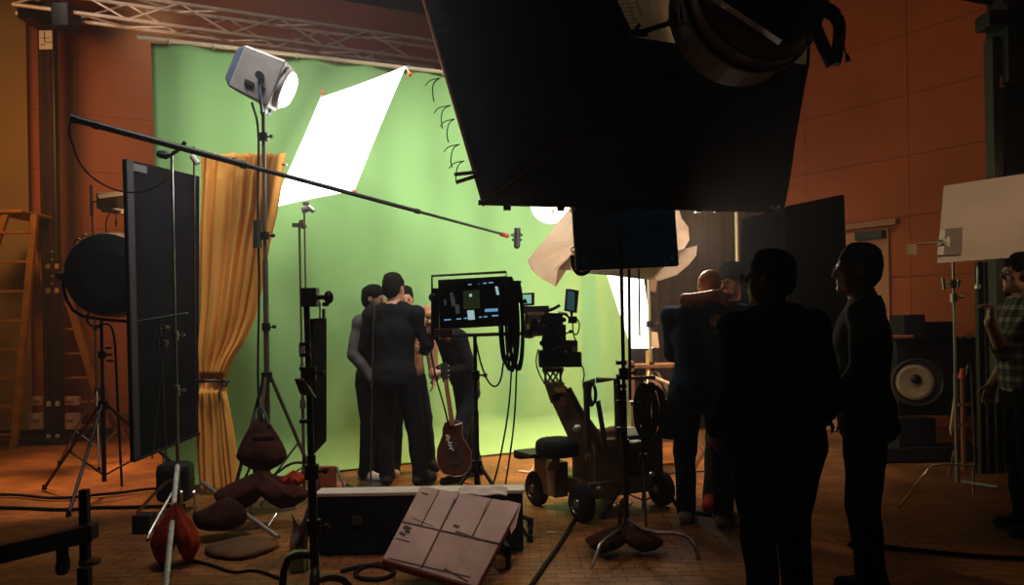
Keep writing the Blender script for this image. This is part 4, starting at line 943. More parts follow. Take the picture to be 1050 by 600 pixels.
# cables on the floor
def fcable(label, pts, r=.011):
    single('floor_cable', M().tube([G(x, y_) + ZV * r for x, y_ in pts], r, 6, 2), rubber, label, 'cable', smooth=True)
fcable('black cable along the floor at far left, the farther one', [(-10, 509), (20, 509), (50, 513), (75, 512), (100, 509), (125, 507), (150, 503), (185, 502)], .014)
fcable('black cable along the floor at far left, the nearer one', [(-10, 522), (30, 523), (70, 525), (100, 522), (140, 522), (190, 520)], .014)
fcable('thick black cable curving from the dolly to the lower edge', [(608, 512), (590, 532), (578, 555), (560, 580), (540, 610)], .013)
fcable('black cable running from the dolly to the navy man\'s shoes', [(672, 470), (680, 500), (690, 515), (708, 527), (730, 530)], .014)
fcable('thin black cable across the lit floor right of the dolly', [(676, 488), (700, 485), (730, 484)], .007)
fcable('thin black cable from the guitar towards the dolly\'s front wheel', [(470, 494), (500, 503), (528, 505), (545, 503)], .006)
fcable('coiled black cable in the dark below the black case', [(350, 588), (380, 580), (410, 588), (390, 598), (360, 594), (372, 582), (405, 580)], .012)
fcable('black cable snaking over the dark floor at bottom left', [(190, 575), (215, 580), (240, 590), (260, 585), (290, 596)], .009)
fcable('black cable across the dark floor at bottom right', [(870, 560), (930, 565), (990, 572), (1060, 575)], .013)
for i, (x, y_, dx, dy) in enumerate(((540, 484, 16, 2), (546, 481, -4, 6), (520, 481, 3, 3))):
    a, b = G(x - dx / 2, y_ - dy / 2), G(x + dx / 2, y_ + dy / 2); s_ = Vector((0, .025, 0))
    single('tape_mark', M().slab([a - s_ + ZV * .003, b - s_ + ZV * .003, b + s_ + ZV * .003, a + s_ + ZV * .003], .002), foam, ['longer pale tape stripe on the lit floor before the dolly', 'short pale tape piece crossing the longer stripe', 'tiny pale tape scrap near the guitar'][i], 'tape')
a = G(565, 546); single('tape_mark', M().box(a + ZV * .003, (.06, .02, .003)), foam, 'small white scrap on the dark floor below the dolly', 'tape')

# ---------------------------------------------------------------- camera dolly with crane arm and film camera
O = Vector((.49, 5.62, 0)); av = Vector((-.48, .877, 0)); bv = Vector((.877, .48, 0)); AX = (bv, av, ZV)
def D(b, a, z): return O + bv * b + av * a + ZV * z
dl = thing('camera_dolly', 'brown wheeled camera dolly with a crane arm, in front of the green cloth', 'dolly', D(.28, .3, 0))
def wheel(c, ax):
    ax = Vector(ax).normalized()
    w_ = part('wheel', M().lathe(c - ax * .045, ax, [(.07, 0), (.115, .005), (.13, .02), (.13, .07), (.115, .085), (.07, .09)], 28), rubber, dl, smooth=False)
    part('wheel_rim', M().lathe(c - ax * .052, ax, [(.0, 0), (.03, .0), (.035, .008), (.065, .012), (.07, .004), (.072, .1), (.03, .1)], 20), darksteel, w_)
wheel(G(551, 518) + ZV * .13, bv); wheel(G(597, 535) + ZV * .13, bv); wheel(D(.72, .05, .13), bv); wheel(D(.6, .55, .13), bv)
part('chassis', M().box(D(.30, .28, .20), (.55, .62, .12), AX), dollym, dl, bevel=.01)
part('front_box', M().box(D(-.02, .42, .24), (.12, .30, .26), AX), dollym, dl, bevel=.01)
part('deck', M().box(D(.0, .52, .41), (.42, .26, .03), AX).box(D(-.1, .62, .385), (.2, .1, .05), AX), dollyd, dl, bevel=.006)
part('body', M().box(D(.20, .14, .38), (.24, .30, .34), AX), mat('dolly_olive', (.22, .16, .08), .45, .2, var=.3), dl, bevel=.012)
part('battery_box', M().box(D(.50, .16, .38), (.40, .34, .36), AX), dollyd, dl, bevel=.012)
part('label_plate', M().box(P(603, 469, 5.42), (.04, .01, .035), AX), mat('plate_red', (.4, .2, .16), .6), dl)
part('top_lip', M().box(P(651, 453, 5.6), (.10, .08, .012), AX), whitep, dl)
for x, y_, r in ((614, 501, .02), (631, 519, .022), (645, 517, .018), (668, 486, .02)):
    part('fitting', M().ball(P(x, y_, 5.5), (r, r, r * .8), n=10, m=8), chrome, dl)
se = part('seat', M().lathe(P(573, 467, 5.75), ZV, [(.145, 0), (.165, .02), (.17, .06), (.165, .10), (.14, .12), (.0, .125)], 28), rubber, dl, smooth=False, bevel=.01)
part('seat_post', M().cyl(P(568, 482, 5.78), P(571, 467, 5.78), .03, n=10).cyl(P(562, 482, 5.78), P(569, 470, 5.78), .012, n=8), dollym, dl)
# arm
def bar(a, b, wa, wb, th):
    d = (b - a).normalized(); s = d.cross(Vector((0, 1, 0))).normalized(); n = s.cross(d)
    return M().hexa([a + s * wa - n * th, a - s * wa - n * th, a - s * wa + n * th, a + s * wa + n * th], [b + s * wb - n * th, b - s * wb - n * th, b - s * wb + n * th, b + s * wb + n * th])
a0, a1 = P(571, 400, 5.72), P(610, 466, 5.72)
part('crane_arm', bar(a0, a1, .07, .125, .06), dollym, dl, bevel=.012)
part('arm_rod', M().cyl(P(583, 398, 5.66), P(616, 462, 5.66), .02, n=10), dollyd, dl)
part('arm_head', M().hexa([P(558, 393, 5.66), P(579, 392, 5.66), P(576, 412, 5.66), P(565, 414, 5.66)], [P(558, 393, 5.80), P(579, 392, 5.80), P(576, 412, 5.80), P(565, 414, 5.80)]), dollym, dl, bevel=.006)
part('yellow_band', M().slab([P(568, 398, 5.65), P(579, 398, 5.65), P(581, 402, 5.65), P(571, 403, 5.65)], .01), yellow, dl)
part('emblem_patch', M().slab([P(573, 409, 5.65), P(578, 407, 5.65), P(582, 415, 5.65), P(577, 417, 5.65)], .01), mat('emblem_red', (.35, .10, .07), .6), dl)
part('pivot_knob', M().ball(P(592, 440, 5.62), .035, n=12, m=8), alu, dl, smooth=True)
hl = mat('handle_brown', (.09, .05, .028), .45, .4)
part('hand_rail', M().tube([P(603, 462, 5.55), P(601, 392, 5.55), P(610, 391, 5.55)], .022, 10), hl, dl)
part('hand_rail', M().tube([P(611, 390, 5.6), P(632, 389, 5.6), P(634, 455, 5.6)], .022, 10), hl, dl)
part('hand_rail', M().cyl(P(613, 411, 5.6), P(621, 458, 5.6), .018, n=10), hl, dl)
m = M()
for k in range(4): m.torus(P(606 + k * .8, 404, 5.5), (1, .6, 0), .075 - .006 * k, .008, 20, 6, .6, 1.1)
part('cable_hank', m, rubber, dl)
part('tube_roll', M().cyl(P(612, 446, 5.9), P(640, 440, 5.9), .04, n=12), mat('roll_tan', (.4, .25, .13), .7), dl)
# film camera
fY = 5.75
fc = thing('film_camera', 'black film camera with viewfinder screens on top of the dolly arm', 'camera', P(567, 392, fY))
def fb_(x0, y0, x1, y1, dep=.12, dy=0):
    a, b = P(x0, y0, fY + dy), P(x1, y1, fY + dy); c = (a + b) / 2
    return M().box(c, (abs(b.x - a.x), dep, abs(b.z - a.z)))
part('mount_plate', M().cyl(P(567, 381, fY), P(567, 377, fY), .078, n=20), darksteel, fc)
part('mount_base', M().cyl(P(567, 394, fY), P(567, 391, fY), .07, n=20), darksteel, fc)
m = M()
for k in range(8):
    a_ = k * math.pi / 4; b_ = a_ + math.pi / 4 * (1 if k % 2 else -1)
    c0, c1 = P(567, 392, fY), P(567, 381, fY)
    m.cyl(c0 + Vector((math.cos(a_), math.sin(a_), 0)) * .06, c1 + Vector((math.cos(b_), math.sin(b_), 0)) * .065, .007, n=6)
part('mount_strut', m, darksteel, fc)
part('head_base', fb_(552, 359, 579, 376, .16), black, fc, bevel=.01)
part('magazine', fb_(578, 361, 596, 376, .12), black, fc, bevel=.008)
part('magazine_cap', fb_(580, 349, 592, 361, .10), mat('camera_grey', (.05, .048, .05), .5), fc, bevel=.008)
part('pale_knob', M().cyl(P(589, 356, fY - .09), P(590, 361, fY - .09), .018, n=10), mat('pale_knob', (.35, .25, .2), .5), fc)
part('body', fb_(556, 333, 580, 360, .17), black, fc, bevel=.01)
part('side_wheel', M().torus(P(566, 350, fY - .10), (0, 1, 0), .065, .010, 24, 6), blackmetal, fc)
part('body_top', fb_(554, 321, 577, 335, .12), blackmetal, fc, bevel=.008)
for (x, y_, r) in ((562, 328, .03), (570, 332, .026), (574, 341, .03), (560, 341, .026), (566, 345, .02), (578, 328, .018), (552, 338, .028), (548, 330, .022), (556, 352, .02), (582, 352, .022), (585, 340, .014)):
    part('fitting', M().cyl(P(x, y_, fY - .11), P(x, y_, fY - .04), r, r * .8, 14), random.choice([black, blackmetal, rubber]), fc)
part('lens', M().lathe(P(560, 336, fY + .05), Vector((-.75, .65, -.05)), [(.05, 0), (.06, .03), (.06, .12), (.072, .14), (.072, .18)], 20), black, fc)
part('matte_box', M().box(P(547, 331, fY + .12), (.03, .17, .14), (Vector((-.75, .65, 0)).normalized(), Vector((.65, .75, 0)).normalized(), ZV)), black, fc, bevel=.005)
part('pale_strip', fb_(541, 320, 558, 323, .02, -.07), mat('strip_tan', (.5, .3, .2), .6), fc)
part('top_plate', fb_(535, 314, 563, 321, .10), mat('camera_brown', (.045, .03, .022), .5), fc, bevel=.004)
part('top_handle', M().tube([P(560, 319, fY), P(567, 317, fY), P(574, 313, fY)], .012, 8), black, fc)
part('focus_wheel', M().cyl(P(543, 341, fY - .06), P(543, 341, fY - .02), .03, n=18), black, fc)
part('focus_grip', M().box(P(541.5, 335, fY - .06), (.02, .02, .04)), yellow, fc, label='small orange-yellow grip')
sm = part('small_screen', M().slab([P(534, 301, fY), P(548, 300, fY), P(548, 313, fY), P(534, 314, fY)], .02), black, fc)
part('screen_face', M().slab([P(535, 302.5, fY - .013), P(545, 302, fY - .013), P(545, 311, fY - .013), P(535, 312, fY - .013)], .003), mat('screen_mint', (.2, .4, .35), .4, emit=(.40, .85, .65), estr=.5), sm)
part('screen_figure', M().slab([P(536, 308, fY - .016), P(539, 306, fY - .016), P(541, 311, fY - .016), P(536, 311.5, fY - .016)], .002), scrdark, sm)
part('screen_arm', M().cyl(P(541, 314, fY), P(541, 318, fY), .01, n=8), black, fc)
pm = part('onboard_monitor', M().slab([P(582, 296, fY - .05), P(592, 298, fY + .03), P(590, 321, fY + .03), P(580, 319, fY - .05)], .035), black, fc, bevel=.004)
part('monitor_glass', M().slab([P(582.5, 298, fY - .075), P(590, 299.5, fY - .01), P(588.5, 319, fY - .01), P(581, 317, fY - .075)], .002), mat('glass_teal', (.02, .05, .06), .2, emit=(.06, .18, .22), estr=.3), pm)
part('monitor_arm', M().tube([P(586, 320, fY), P(586, 328, fY), P(580, 322, fY), P(572, 321, fY)], .012, 8).box(P(587, 328, fY), (.06, .05, .05)), black, fc)
for pts in ([(587, 330), (588, 345), (592, 352)], [(590, 325), (595, 332), (592, 345), (586, 340), (580, 342)], [(552, 358), (549, 370), (552, 382), (558, 393)], [(594, 370), (600, 382), (597, 395), (600, 402)], [(556, 356), (560, 348), (566, 342)]):
    part('cable', M().tube([P(x, y_, fY - .08) for x, y_ in pts], .005, 6, 2), rubber, fc)
# second coil on right with stand
m = M()
for k in range(10):
    m.torus(P(660 + k * 1.6, 421 + (k % 3), 5.35 + .012 * (k % 4)), (.35, 1, 0), .075 - .003 * (k % 5), .009, 26, 6, .85, 2.4 + .12 * (k % 3))
single('cable_coil', m, rubber, 'big hanging coil of black cable right of the dolly', 'cable', smooth=True)
s10 = gx(657, 5.45)
t10, _, _ = tripod('short_stand', 'short dark stand behind the dolly carrying the big cable coil', s10, P(655, 386, 5.45).z, .32, .45, .014, blackmetal, yaw=.4, collars=(.9,))
part('cross_arm', M().cyl(P(640, 388, 5.45), P(672, 387, 5.45), .012, n=8), mat('arm_red', (.3, .08, .03), .5), t10)
part('tray', M().box(P(652, 412, 5.4), (.08, .05, .008)), chrome, t10)
# brownish clutter behind
t = thing('gear_shelf', 'brown wooden gear rack in the gap behind the cable coil', 'rack', gx(668, 7.6))
g0 = gx(668, 7.6)
for z in (.25, .6, .95):
    part('shelf', M().box(g0 + ZV * z + Vector((.05, .1, 0)), (.55, .35, .03)), wood, t)
for sx in (-.2, .3):
    part('upright', M().box(g0 + Vector((sx, .1, .5)), (.04, .35, 1.0)), wood, t)
part('bundle', M().ball(g0 + Vector((-.02, 0, .72)), (.12, .1, .10), n=14, m=8), mat('bundle_tan', (.35, .17, .09), .8, var=.3), t, smooth=True)
part('bundle', M().ball(g0 + Vector((.12, 0, .37)), (.14, .1, .10), n=14, m=8), mat('bundle_red', (.3, .1, .05), .8, var=.3), t, smooth=True)
heap('long tan roll of cloth on the lit floor behind the dolly', gx(632, 7.3, .34), (.28, .16, .07), mat('roll_cloth', (.45, .30, .17), .8, var=.2))
single('roll_crate', M().box(gx(632, 7.35, .14), (.5, .35, .26)), black, 'dark crate hidden behind the dolly, under the tan roll', 'crate', bevel=.01)

# ================================================================ people
def sd_ell(p, c, r, R=None):
    q_ = p - np.array(c)
    if R is not None: q_ = q_ @ R
    r = np.array(r); k0 = np.linalg.norm(q_ / r, axis=-1); k1 = np.linalg.norm(q_ / (r * r), axis=-1)
    return k0 * (k0 - 1) / np.maximum(k1, 1e-6)
def sd_cap(p, a, b, r1, r2, flat=None):
    a, b = np.array(a, float), np.array(b, float)
    if flat is not None:
        n, k = np.array(flat[0], float), flat[1]; n = n / np.linalg.norm(n)
        p = p + ((p - a) @ n)[..., None] * n * (k - 1); b = b + ((b - a) @ n) * n * (k - 1)
    ba = b - a; L = max(ba @ ba, 1e-9); h = np.clip(((p - a) @ ba) / L, 0, 1)
    return np.linalg.norm(p - a - h[..., None] * ba, axis=-1) - (r1 + (r2 - r1) * h)
class Sdf:
    def __init__(s): s.pr = []
    def ell(s, c, r, lab, k=.02, R=None): s.pr.append(('e', np.array(c, float), r, R, lab, k))
    def cap(s, a, b, r1, r2, lab, k=.02, flat=None): s.pr.append(('c', np.array(a, float), np.array(b, float), r1, r2, flat, lab, k))
    def ev(s, p, pr): return sd_ell(p, pr[1], pr[2], pr[3]) if pr[0] == 'e' else sd_cap(p, pr[1], pr[2], pr[3], pr[4], pr[5])
    def bbox(s, pr):
        if pr[0] == 'e': m = max(pr[2]); return pr[1] - m, pr[1] + m
        m = max(pr[3], pr[4]); return np.minimum(pr[1], pr[2]) - m, np.maximum(pr[1], pr[2]) + m
    def mesh(s, h, cuts=None):
        bb = [s.bbox(p) for p in s.pr]; lo = np.min([b[0] for b in bb], 0) - 3 * h; hi = np.max([b[1] for b in bb], 0) + 3 * h
        n = np.ceil((hi - lo) / h).astype(int) + 1
        Fv = np.full(n, .3, np.float64)
        ax = [lo[i] + h * np.arange(n[i]) for i in range(3)]
        for pr, (l, u) in zip(s.pr, bb):
            pad = .07; i0 = np.maximum(((l - pad - lo) / h).astype(int), 0); i1 = np.minimum(((u + pad - lo) / h).astype(int) + 2, n)
            sl = tuple(slice(a, b) for a, b in zip(i0, i1))
            g_ = np.stack(np.meshgrid(*[ax[i][sl[i]] for i in range(3)], indexing='ij'), -1)
            d = s.ev(g_, pr); k = pr[-1]; f = Fv[sl]
            hh = np.maximum(k - np.abs(f - d), 0) / k
            Fv[sl] = np.minimum(f, d) - hh * hh * k * .25
        if cuts is not None:
            g_ = np.stack(np.meshgrid(*ax, indexing='ij'), -1); Fv = cuts(g_, Fv)
        ins = Fv < 0
        # surface nets
        n0, n1, n2 = n - 1; cs = ins[:-1, :-1, :-1].astype(np.int8)
        tot = sum(ins[a:a + n0, b:b + n1, c:c + n2].astype(np.int8) for a in (0, 1) for b in (0, 1) for c in (0, 1))
        act = (tot > 0) & (tot < 8); idx = -np.ones(act.shape, int); I = np.argwhere(act); idx[act] = np.arange(len(I))
        acc = np.zeros((len(I), 3)); cnt = np.zeros(len(I))
        corners = [(a, b, c) for a in (0, 1) for b in (0, 1) for c in (0, 1)]
        for A_ in corners:
            for axn in range(3):
                if A_[axn]: continue
                B_ = list(A_); B_[axn] = 1
                fa = Fv[I[:, 0] + A_[0], I[:, 1] + A_[1], I[:, 2] + A_[2]]; fb2 = Fv[I[:, 0] + B_[0], I[:, 1] + B_[1], I[:, 2] + B_[2]]
                cr = (fa < 0) != (fb2 < 0); t = np.where(cr, fa / np.where(cr, fa - fb2, 1), 0)
                pt = np.array(A_, float)[None] + t[:, None] * (np.array(B_) - np.array(A_))[None]
                acc[cr] += pt[cr]; cnt[cr] += 1
        V = lo + h * (I + acc / cnt[:, None])
        faces = []
        for axn in range(3):
            o1, o2 = (axn + 1) % 3, (axn + 2) % 3
            sa = [slice(1, -1)] * 3; sa[axn] = slice(0, -1); sb = [slice(1, -1)] * 3; sb[axn] = slice(1, None)
            a_ = ins[tuple(sa)]; b_ = ins[tuple(sb)]; E = np.argwhere(a_ != b_)
            if not len(E): continue
            fl_ = a_[tuple(E.T)]; base = E.copy(); base[:, o1] += 1; base[:, o2] += 1
            def cell(d1, d2):
                c = base.copy(); c[:, o1] -= d1; c[:, o2] -= d2; return idx[tuple(c.T)]
            Q = np.stack([cell(1, 1), cell(0, 1), cell(0, 0), cell(1, 0)], 1)
            Q[~fl_] = Q[~fl_][:, ::-1]; faces.append(Q)
        Q = np.concatenate(faces); Q = Q[(Q >= 0).all(1)]
        D_ = np.full(len(V), 9.0); lab = np.zeros(len(V), int)
        for pr in s.pr:
            d = s.ev(V, pr); L = pr[-2]; m_ = d < D_; lab[m_] = L; D_[m_] = d[m_]
        return V, Q, lab
def vnorm(V, Q):
    n = np.cross(V[Q[:, 2]] - V[Q[:, 0]], V[Q[:, 3]] - V[Q[:, 1]]); N = np.zeros_like(V)
    for i in range(4): np.add.at(N, Q[:, i], n)
    return N / np.maximum(np.linalg.norm(N, axis=1), 1e-9)[:, None]
def npmesh(name, V, Q, material, parent):
    me = bpy.data.meshes.new(name); me.vertices.add(len(V)); me.vertices.foreach_set('co', V.astype(np.float32).ravel())
    me.loops.add(len(Q) * 4); me.loops.foreach_set('vertex_index', Q.astype(np.int32).ravel())
    me.polygons.add(len(Q)); me.polygons.foreach_set('loop_start', np.arange(0, len(Q) * 4, 4, dtype=np.int32))
    me.update(calc_edges=True); me.validate(); me.materials.append(material); me.shade_smooth()
    o = bpy.data.objects.new(name, me); C.objects.link(o); o.parent = parent; return o
SKIN, SHIRT, TROU, SHOE, SHOE2 = 0, 1, 2, 3, 4
def rotz(a): c, s_ = math.cos(a), math.sin(a); return np.array([[c, -s_, 0], [s_, c, 0], [0, 0, 1]])
def rotx(a): c, s_ = math.cos(a), math.sin(a); return np.array([[1, 0, 0], [0, c, -s_], [0, s_, c]])
def roty(a): c, s_ = math.cos(a), math.sin(a); return np.array([[c, 0, s_], [0, 1, 0], [-s_, 0, c]])
def person(label, base, yaw, height=1.78, build=1.0, lean=(0, 0), arms=None, legs=None, head=(0, 0, 0), shirt=None, trou=None, shoe=None, skinm=None, hair='short', hairm=None, h=.011, sleeve=1.0, cap=False, shoesize=1.0, headoff=(0, 0, 0), extras=None):
    s = height / 1.78; t = thing('person', label, 'person', base)
    B = Sdf(); lx, ly = lean
    def tz(p):   # lean the upper body
        p = np.array(p, float); k = max(0, p[2] - .95); return p + np.array([lx * k, ly * k, 0])
    w_ = build
    sh = [tz((-.185 * w_, -.01, 1.435)), tz((.185 * w_, -.01, 1.435))]
    B.ell(tz((0, .0, 1.29)), (.172 * w_, .118 * w_, .20), SHIRT, .05)
    B.ell(tz((0, .01, 1.09)), (.152 * w_, .112 * w_, .17), SHIRT, .06)
    B.ell((0, -.01, .965), (.165 * w_, .122 * w_, .11), SHIRT, .05)
    B.cap(sh[0], sh[1], .062, .062, SHIRT, .05)
    B.cap(tz((-.08 * w_, -.02, 1.47)), tz((.08 * w_, -.02, 1.48)), .055, .055, SHIRT, .05)
    B.ell((0, -.02, .88), (.160 * w_, .125 * w_, .10), TROU, .03)
    nb = tz((0, -.02, 1.46)); hc_ = tz((0, .02, 1.655)) + np.array(headoff)
    B.cap(nb, nb + np.array([0, .008, .034]), .070, .062, SHIRT, .02)
    B.cap(nb, hc_ + np.array([0, -.015, -.07]), .062, .056, SKIN, .03)
    arms = arms or {}
    for i, sd in enumerate((-1, 1)):
        A_ = arms.get('LR'[i]) or ((sd * .245 * w_, -.02, 1.16), (sd * .25 * w_, .06, .92), (0, .05, -1))
        el, wr, hdir = [np.array(x, float) for x in A_[:3]]; curl = A_[3] if len(A_) > 3 else .35
        bare = sleeve < 1
        if sleeve > .5: B.cap(sh[i], el, .062, .050, SHIRT, .035)
        else: B.cap(sh[i], sh[i] * .55 + el * .45, .062, .056, SHIRT, .035)
        if sleeve >= 1: B.cap(el, wr, .049, .037, SHIRT, .02)
        elif sleeve > .5: B.cap(el, el + (wr - el) * .15, .05, .045, SHIRT, .02); B.cap(el, wr, .043, .029, SKIN, .015)
        else: B.cap(sh[i] * .5 + el * .5, el, .047, .043, SKIN, .01); B.cap(el, wr, .043, .029, SKIN, .015)
        f_ = hdir / np.linalg.norm(hdir); side = np.cross(f_, np.array(A_[4], float) if len(A_) > 4 else np.array([sd, 0, 0.])); side /= max(np.linalg.norm(side), 1e-6); nrm = np.cross(side, f_)
        B.cap(wr, wr + f_ * .02, .029, .027, SKIN, .015)
        pc_ = wr + f_ * .055
        B.cap(wr + f_ * .025, wr + f_ * .078, .036, .040, SKIN, .012, flat=(nrm, 1.9))
        for j in range(4):
            off = side * (-.030 + .020 * j); L = (.074, .082, .078, .062)[j]; p0 = wr + f_ * .085 + off; r = .0098 if h < .011 else .0105
            c1 = curl; d1 = f_ * math.cos(c1) - nrm * math.sin(c1); d2 = f_ * math.cos(2 * c1) - nrm * math.sin(2 * c1)
            d1 = d1 + side * (-.12 + .08 * j)
            p1 = p0 + d1 * L * .55; p2 = p1 + d2 * L * .45
            B.cap(p0, p1, r, r * .95, SKIN, .004); B.cap(p1, p2, r * .95, r * .8, SKIN, .004)
        tp = wr + f_ * .035 - side * .03; d1 = (f_ * .65 - side * .7 - nrm * .3); d1 /= np.linalg.norm(d1)
        B.cap(tp, tp + d1 * .045, .013, .011, SKIN, .008); B.cap(tp + d1 * .045, tp + d1 * .045 + (d1 * .5 + f_ * .6) * .032, .011, .009, SKIN, .005)
    legs = legs or {}
    for i, sd in enumerate((-1, 1)):
        Lg = legs.get('LR'[i]) or ((sd * .11, .01, .50), (sd * .12, -.03, .09), 0)
        kn, an, ft_ = np.array(Lg[0], float), np.array(Lg[1], float), Lg[2]
        hp = np.array([sd * .088 * w_, -.01, .90]) 
        B.cap(hp, kn, .092 * w_, .070, TROU, .02); B.cap(kn, an + np.array([0, 0, -.02]), .068, .056, TROU, .02)
        fd = np.array([math.sin(-ft_), math.cos(ft_), 0])
        B.cap(an + fd * -.035 + np.array([0, 0, -.045]), an + fd * .15 * shoesize + np.array([0, 0, -.055]), .045, .037, SHOE + i, .015)
        B.cap(an + np.array([0, 0, 0.0]), an + fd * .07 + np.array([0, 0, -.045]), .046, .04, SHOE + i, .02)
    # head
    R = rotz(head[0]) @ rotx(head[1]) @ roty(head[2])
    def H(p): return hc_ + R @ np.array(p, float)
    B.ell(H((0, -.012, .03)), (.076, .098, .095), SKIN, .02, R)
    B.ell(H((0, .03, -.035)), (.060, .066, .082), SKIN, .03, R)
    B.cap(H((-.032, .045, -.075)), H((.032, .045, -.075)), .030, .030, SKIN, .03)
    B.ell(H((0, .082, -.098)), (.024, .018, .018), SKIN, .02, R)
    B.cap(H((0, .093, .012)), H((0, .113, -.024)), .0075, .0125, SKIN, .012)
    B.cap(H((-.014, .098, -.030)), H((.014, .098, -.030)), .009, .009, SKIN, .008)
    B.cap(H((-.036, .082, .024)), H((.036, .082, .024)), .012, .012, SKIN, .016)
    B.cap(H((-.020, .088, -.056)), H((.020, .088, -.056)), .0085, .0085, SKIN, .006)
    B.cap(H((-.017, .087, -.067)), H((.017, .087, -.067)), .0085, .0085, SKIN, .006)
    for sd in (-1, 1):
        B.ell(H((sd * .079, -.008, -.005)), (.011, .021, .033), SKIN, .008, R); B.ell(H((sd * .044, .062, -.02)), (.018, .02, .02), SKIN, .02, R)
    for pr in range(len(B.pr)):   # scale
        p = list(B.pr[pr])
        if p[0] == 'e': p[1] = p[1] * s; p[2] = tuple(x * s for x in p[2])
        else: p[1] = p[1] * s; p[2] = p[2] * s; p[3] *= s; p[4] *= s
        B.pr[pr] = tuple(p)
    ey = [H((sd * .031, .097, .004)) * s for sd in (-1, 1)]
    def cuts(g_, Fv):
        for e in ey: 
            d = np.linalg.norm(g_ - e, axis=-1) - .013 * s; Fv = np.maximum(Fv, -d - 0)
        return np.maximum(Fv, .002 - g_[..., 2])
    V, Q, lab = B.mesh(h, cuts)
    RZ = rotz(yaw)
    N = vnorm(V, Q)
    npmesh('body', V @ RZ.T, Q, skinm or skin, t)
    def cloth(nm, L, mt, off, amp=0, freq=22):
        f = (lab[Q] == L).sum(1) >= 2
        qs = Q[f]; used, inv = np.unique(qs, return_inverse=True); qs = inv.reshape(-1, 4); v = V[used]; n = N[used]
        fold = amp * (np.sin(v[:, 2] * freq + 3 * np.sin(v[:, 0] * 17) + 2 * np.sin(v[:, 1] * 13)) * .6 + .4 * np.sin(v[:, 0] * 41 + v[:, 2] * 33) )
        v = v + n * (off + np.maximum(fold, -off * .6))[:, None]
        if L >= TROU: v[:, 2] = np.maximum(v[:, 2], .0015)
        return npmesh(nm, v @ RZ.T, qs, mt, t)
    cloth('shirt', SHIRT, shirt, .010, .0035, 15); cloth('trousers', TROU, trou, .009, .004, 19); cloth('shoe', SHOE, shoe, .004); cloth('shoe', SHOE2, shoe, .004)
    for e in ey:
        ev = RZ @ (e - (R @ np.array([0, .004, 0])) * s)
        m = M().ball(Vector(ev) + Vector(base), .0125 * s, n=10, m=8); part('eye', m, MATS.get('eye_white') or mat('eye_white', (.25, .2, .18), .3), t, smooth=True)
    if hair or cap:
        Hs = Sdf(); hs = s
        def Hh(p): return H(p) * hs
        k = 1.0
        if hair == 'curly':
            rnd = random.Random(3)
            Hs.ell(Hh((0, -.03, .03)), tuple(x * hs for x in (.105, .115, .115)), 0, .03, R)
            for _ in range(60):
                a = rnd.uniform(-2.4, 2.4) - math.pi / 2; z = rnd.uniform(-.20, .12); rr = .118 * math.sqrt(max(.1, 1 - (z / .17) ** 2 if z > 0 else 1))
                Hs.ell(Hh((rr * math.cos(a), rr * math.sin(a) * 1.0 - .01, z)), tuple(x * hs for x in (.040, .040, .040)), 0, .012, R)
        elif hair:
            Hs.ell(Hh((0, -.020, .040)), tuple(x * hs for x in (.086, .104, .100)), 0, .02, R)
            Hs.ell(Hh((0, -.055, -.005)), tuple(x * hs for x in (.078, .062, .085)), 0, .02, R)
            for j in range(22):
                a = j * 2.4; z = .06 + .075 * ((j * 7) % 11) / 11
                rr = .070 * math.sqrt(max(.05, 1 - ((z - .04) / .105) ** 2))
                Hs.ell(Hh((rr * math.cos(a), rr * math.sin(a) * 1.15 - .02, z - .012)), tuple(x * hs for x in (.020, .020, .016)), 0, .02, R)
        if cap:
            Hs.ell(Hh((0, -.012, .055)), tuple(x * hs for x in (.092, .112, .085)), 0, .02, R)
            Hs.cap(Hh((0, .09, .045)), Hh((0, .15, .035)), .05 * hs, .045 * hs, 0, .02, flat=(R @ np.array([0, 0.1, 1]), 5))
        Ri = R
        def hcut(g_, Fv):
            q_ = (g_ / hs - hc_) @ Ri
            face = np.linalg.norm((q_ - np.array([0, .105, -.06])) / np.array([.075 if hair != 'curly' else .07, .085, .105]), axis=-1) - 1
            Fv = np.maximum(Fv, -face * .08)
            if hair != 'curly':
                ears = np.linalg.norm((np.abs(q_) * np.array([1, 0, 0]) + q_ * np.array([0, 1, 1]) - np.array([.085, .0, -.02])) / np.array([.03, .032, .045]), axis=-1) - 1
                Fv = np.maximum(Fv, -ears * .03)
            return Fv
        V2, Q2, _ = Hs.mesh(.009, hcut)
        N2 = vnorm(V2, Q2)
        V2 = V2 + N2 * (.003 * np.sin(V2[:, 0] * 150 + V2[:, 2] * 90) * np.sin(V2[:, 1] * 130))[:, None]
        npmesh('cap' if cap else 'hair', V2 @ RZ.T, Q2, hairm, t)
    return t, lambda p: Vector(base) + Vector(RZ @ (np.array(p) * s))
def fab(n, c, v=.25): return mat(n, c, .9, var=v, scale=10, bump=.12, bscale=50)
darkhair = mat('dark_hair', (.010, .007, .005), .8, var=.4, scale=40); browncurl = mat('curly_hair', (.36, .15, .06), .55, var=.45, scale=30)
greysw = fab('grey_sweater', (.085, .075, .07)); blacksw = fab('black_sweater', (.008, .008, .009)); blackpants = fab('black_trousers', (.005, .005, .006)); jean = fab('dark_jeans', (.010, .014, .02))
whiteshoe = fab('white_shoe', (.42, .36, .32), .1); blackshoe = fab('black_shoe', (.02, .018, .018)); navy = fab('navy_top', (.012, .022, .055)); redshoe = fab('red_shoe', (.42, .04, .02)); brownj = fab('brown_jacket', (.20, .11, .06))
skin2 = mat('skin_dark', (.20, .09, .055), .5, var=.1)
pi = math.pi
b = gx(382, 7.2)
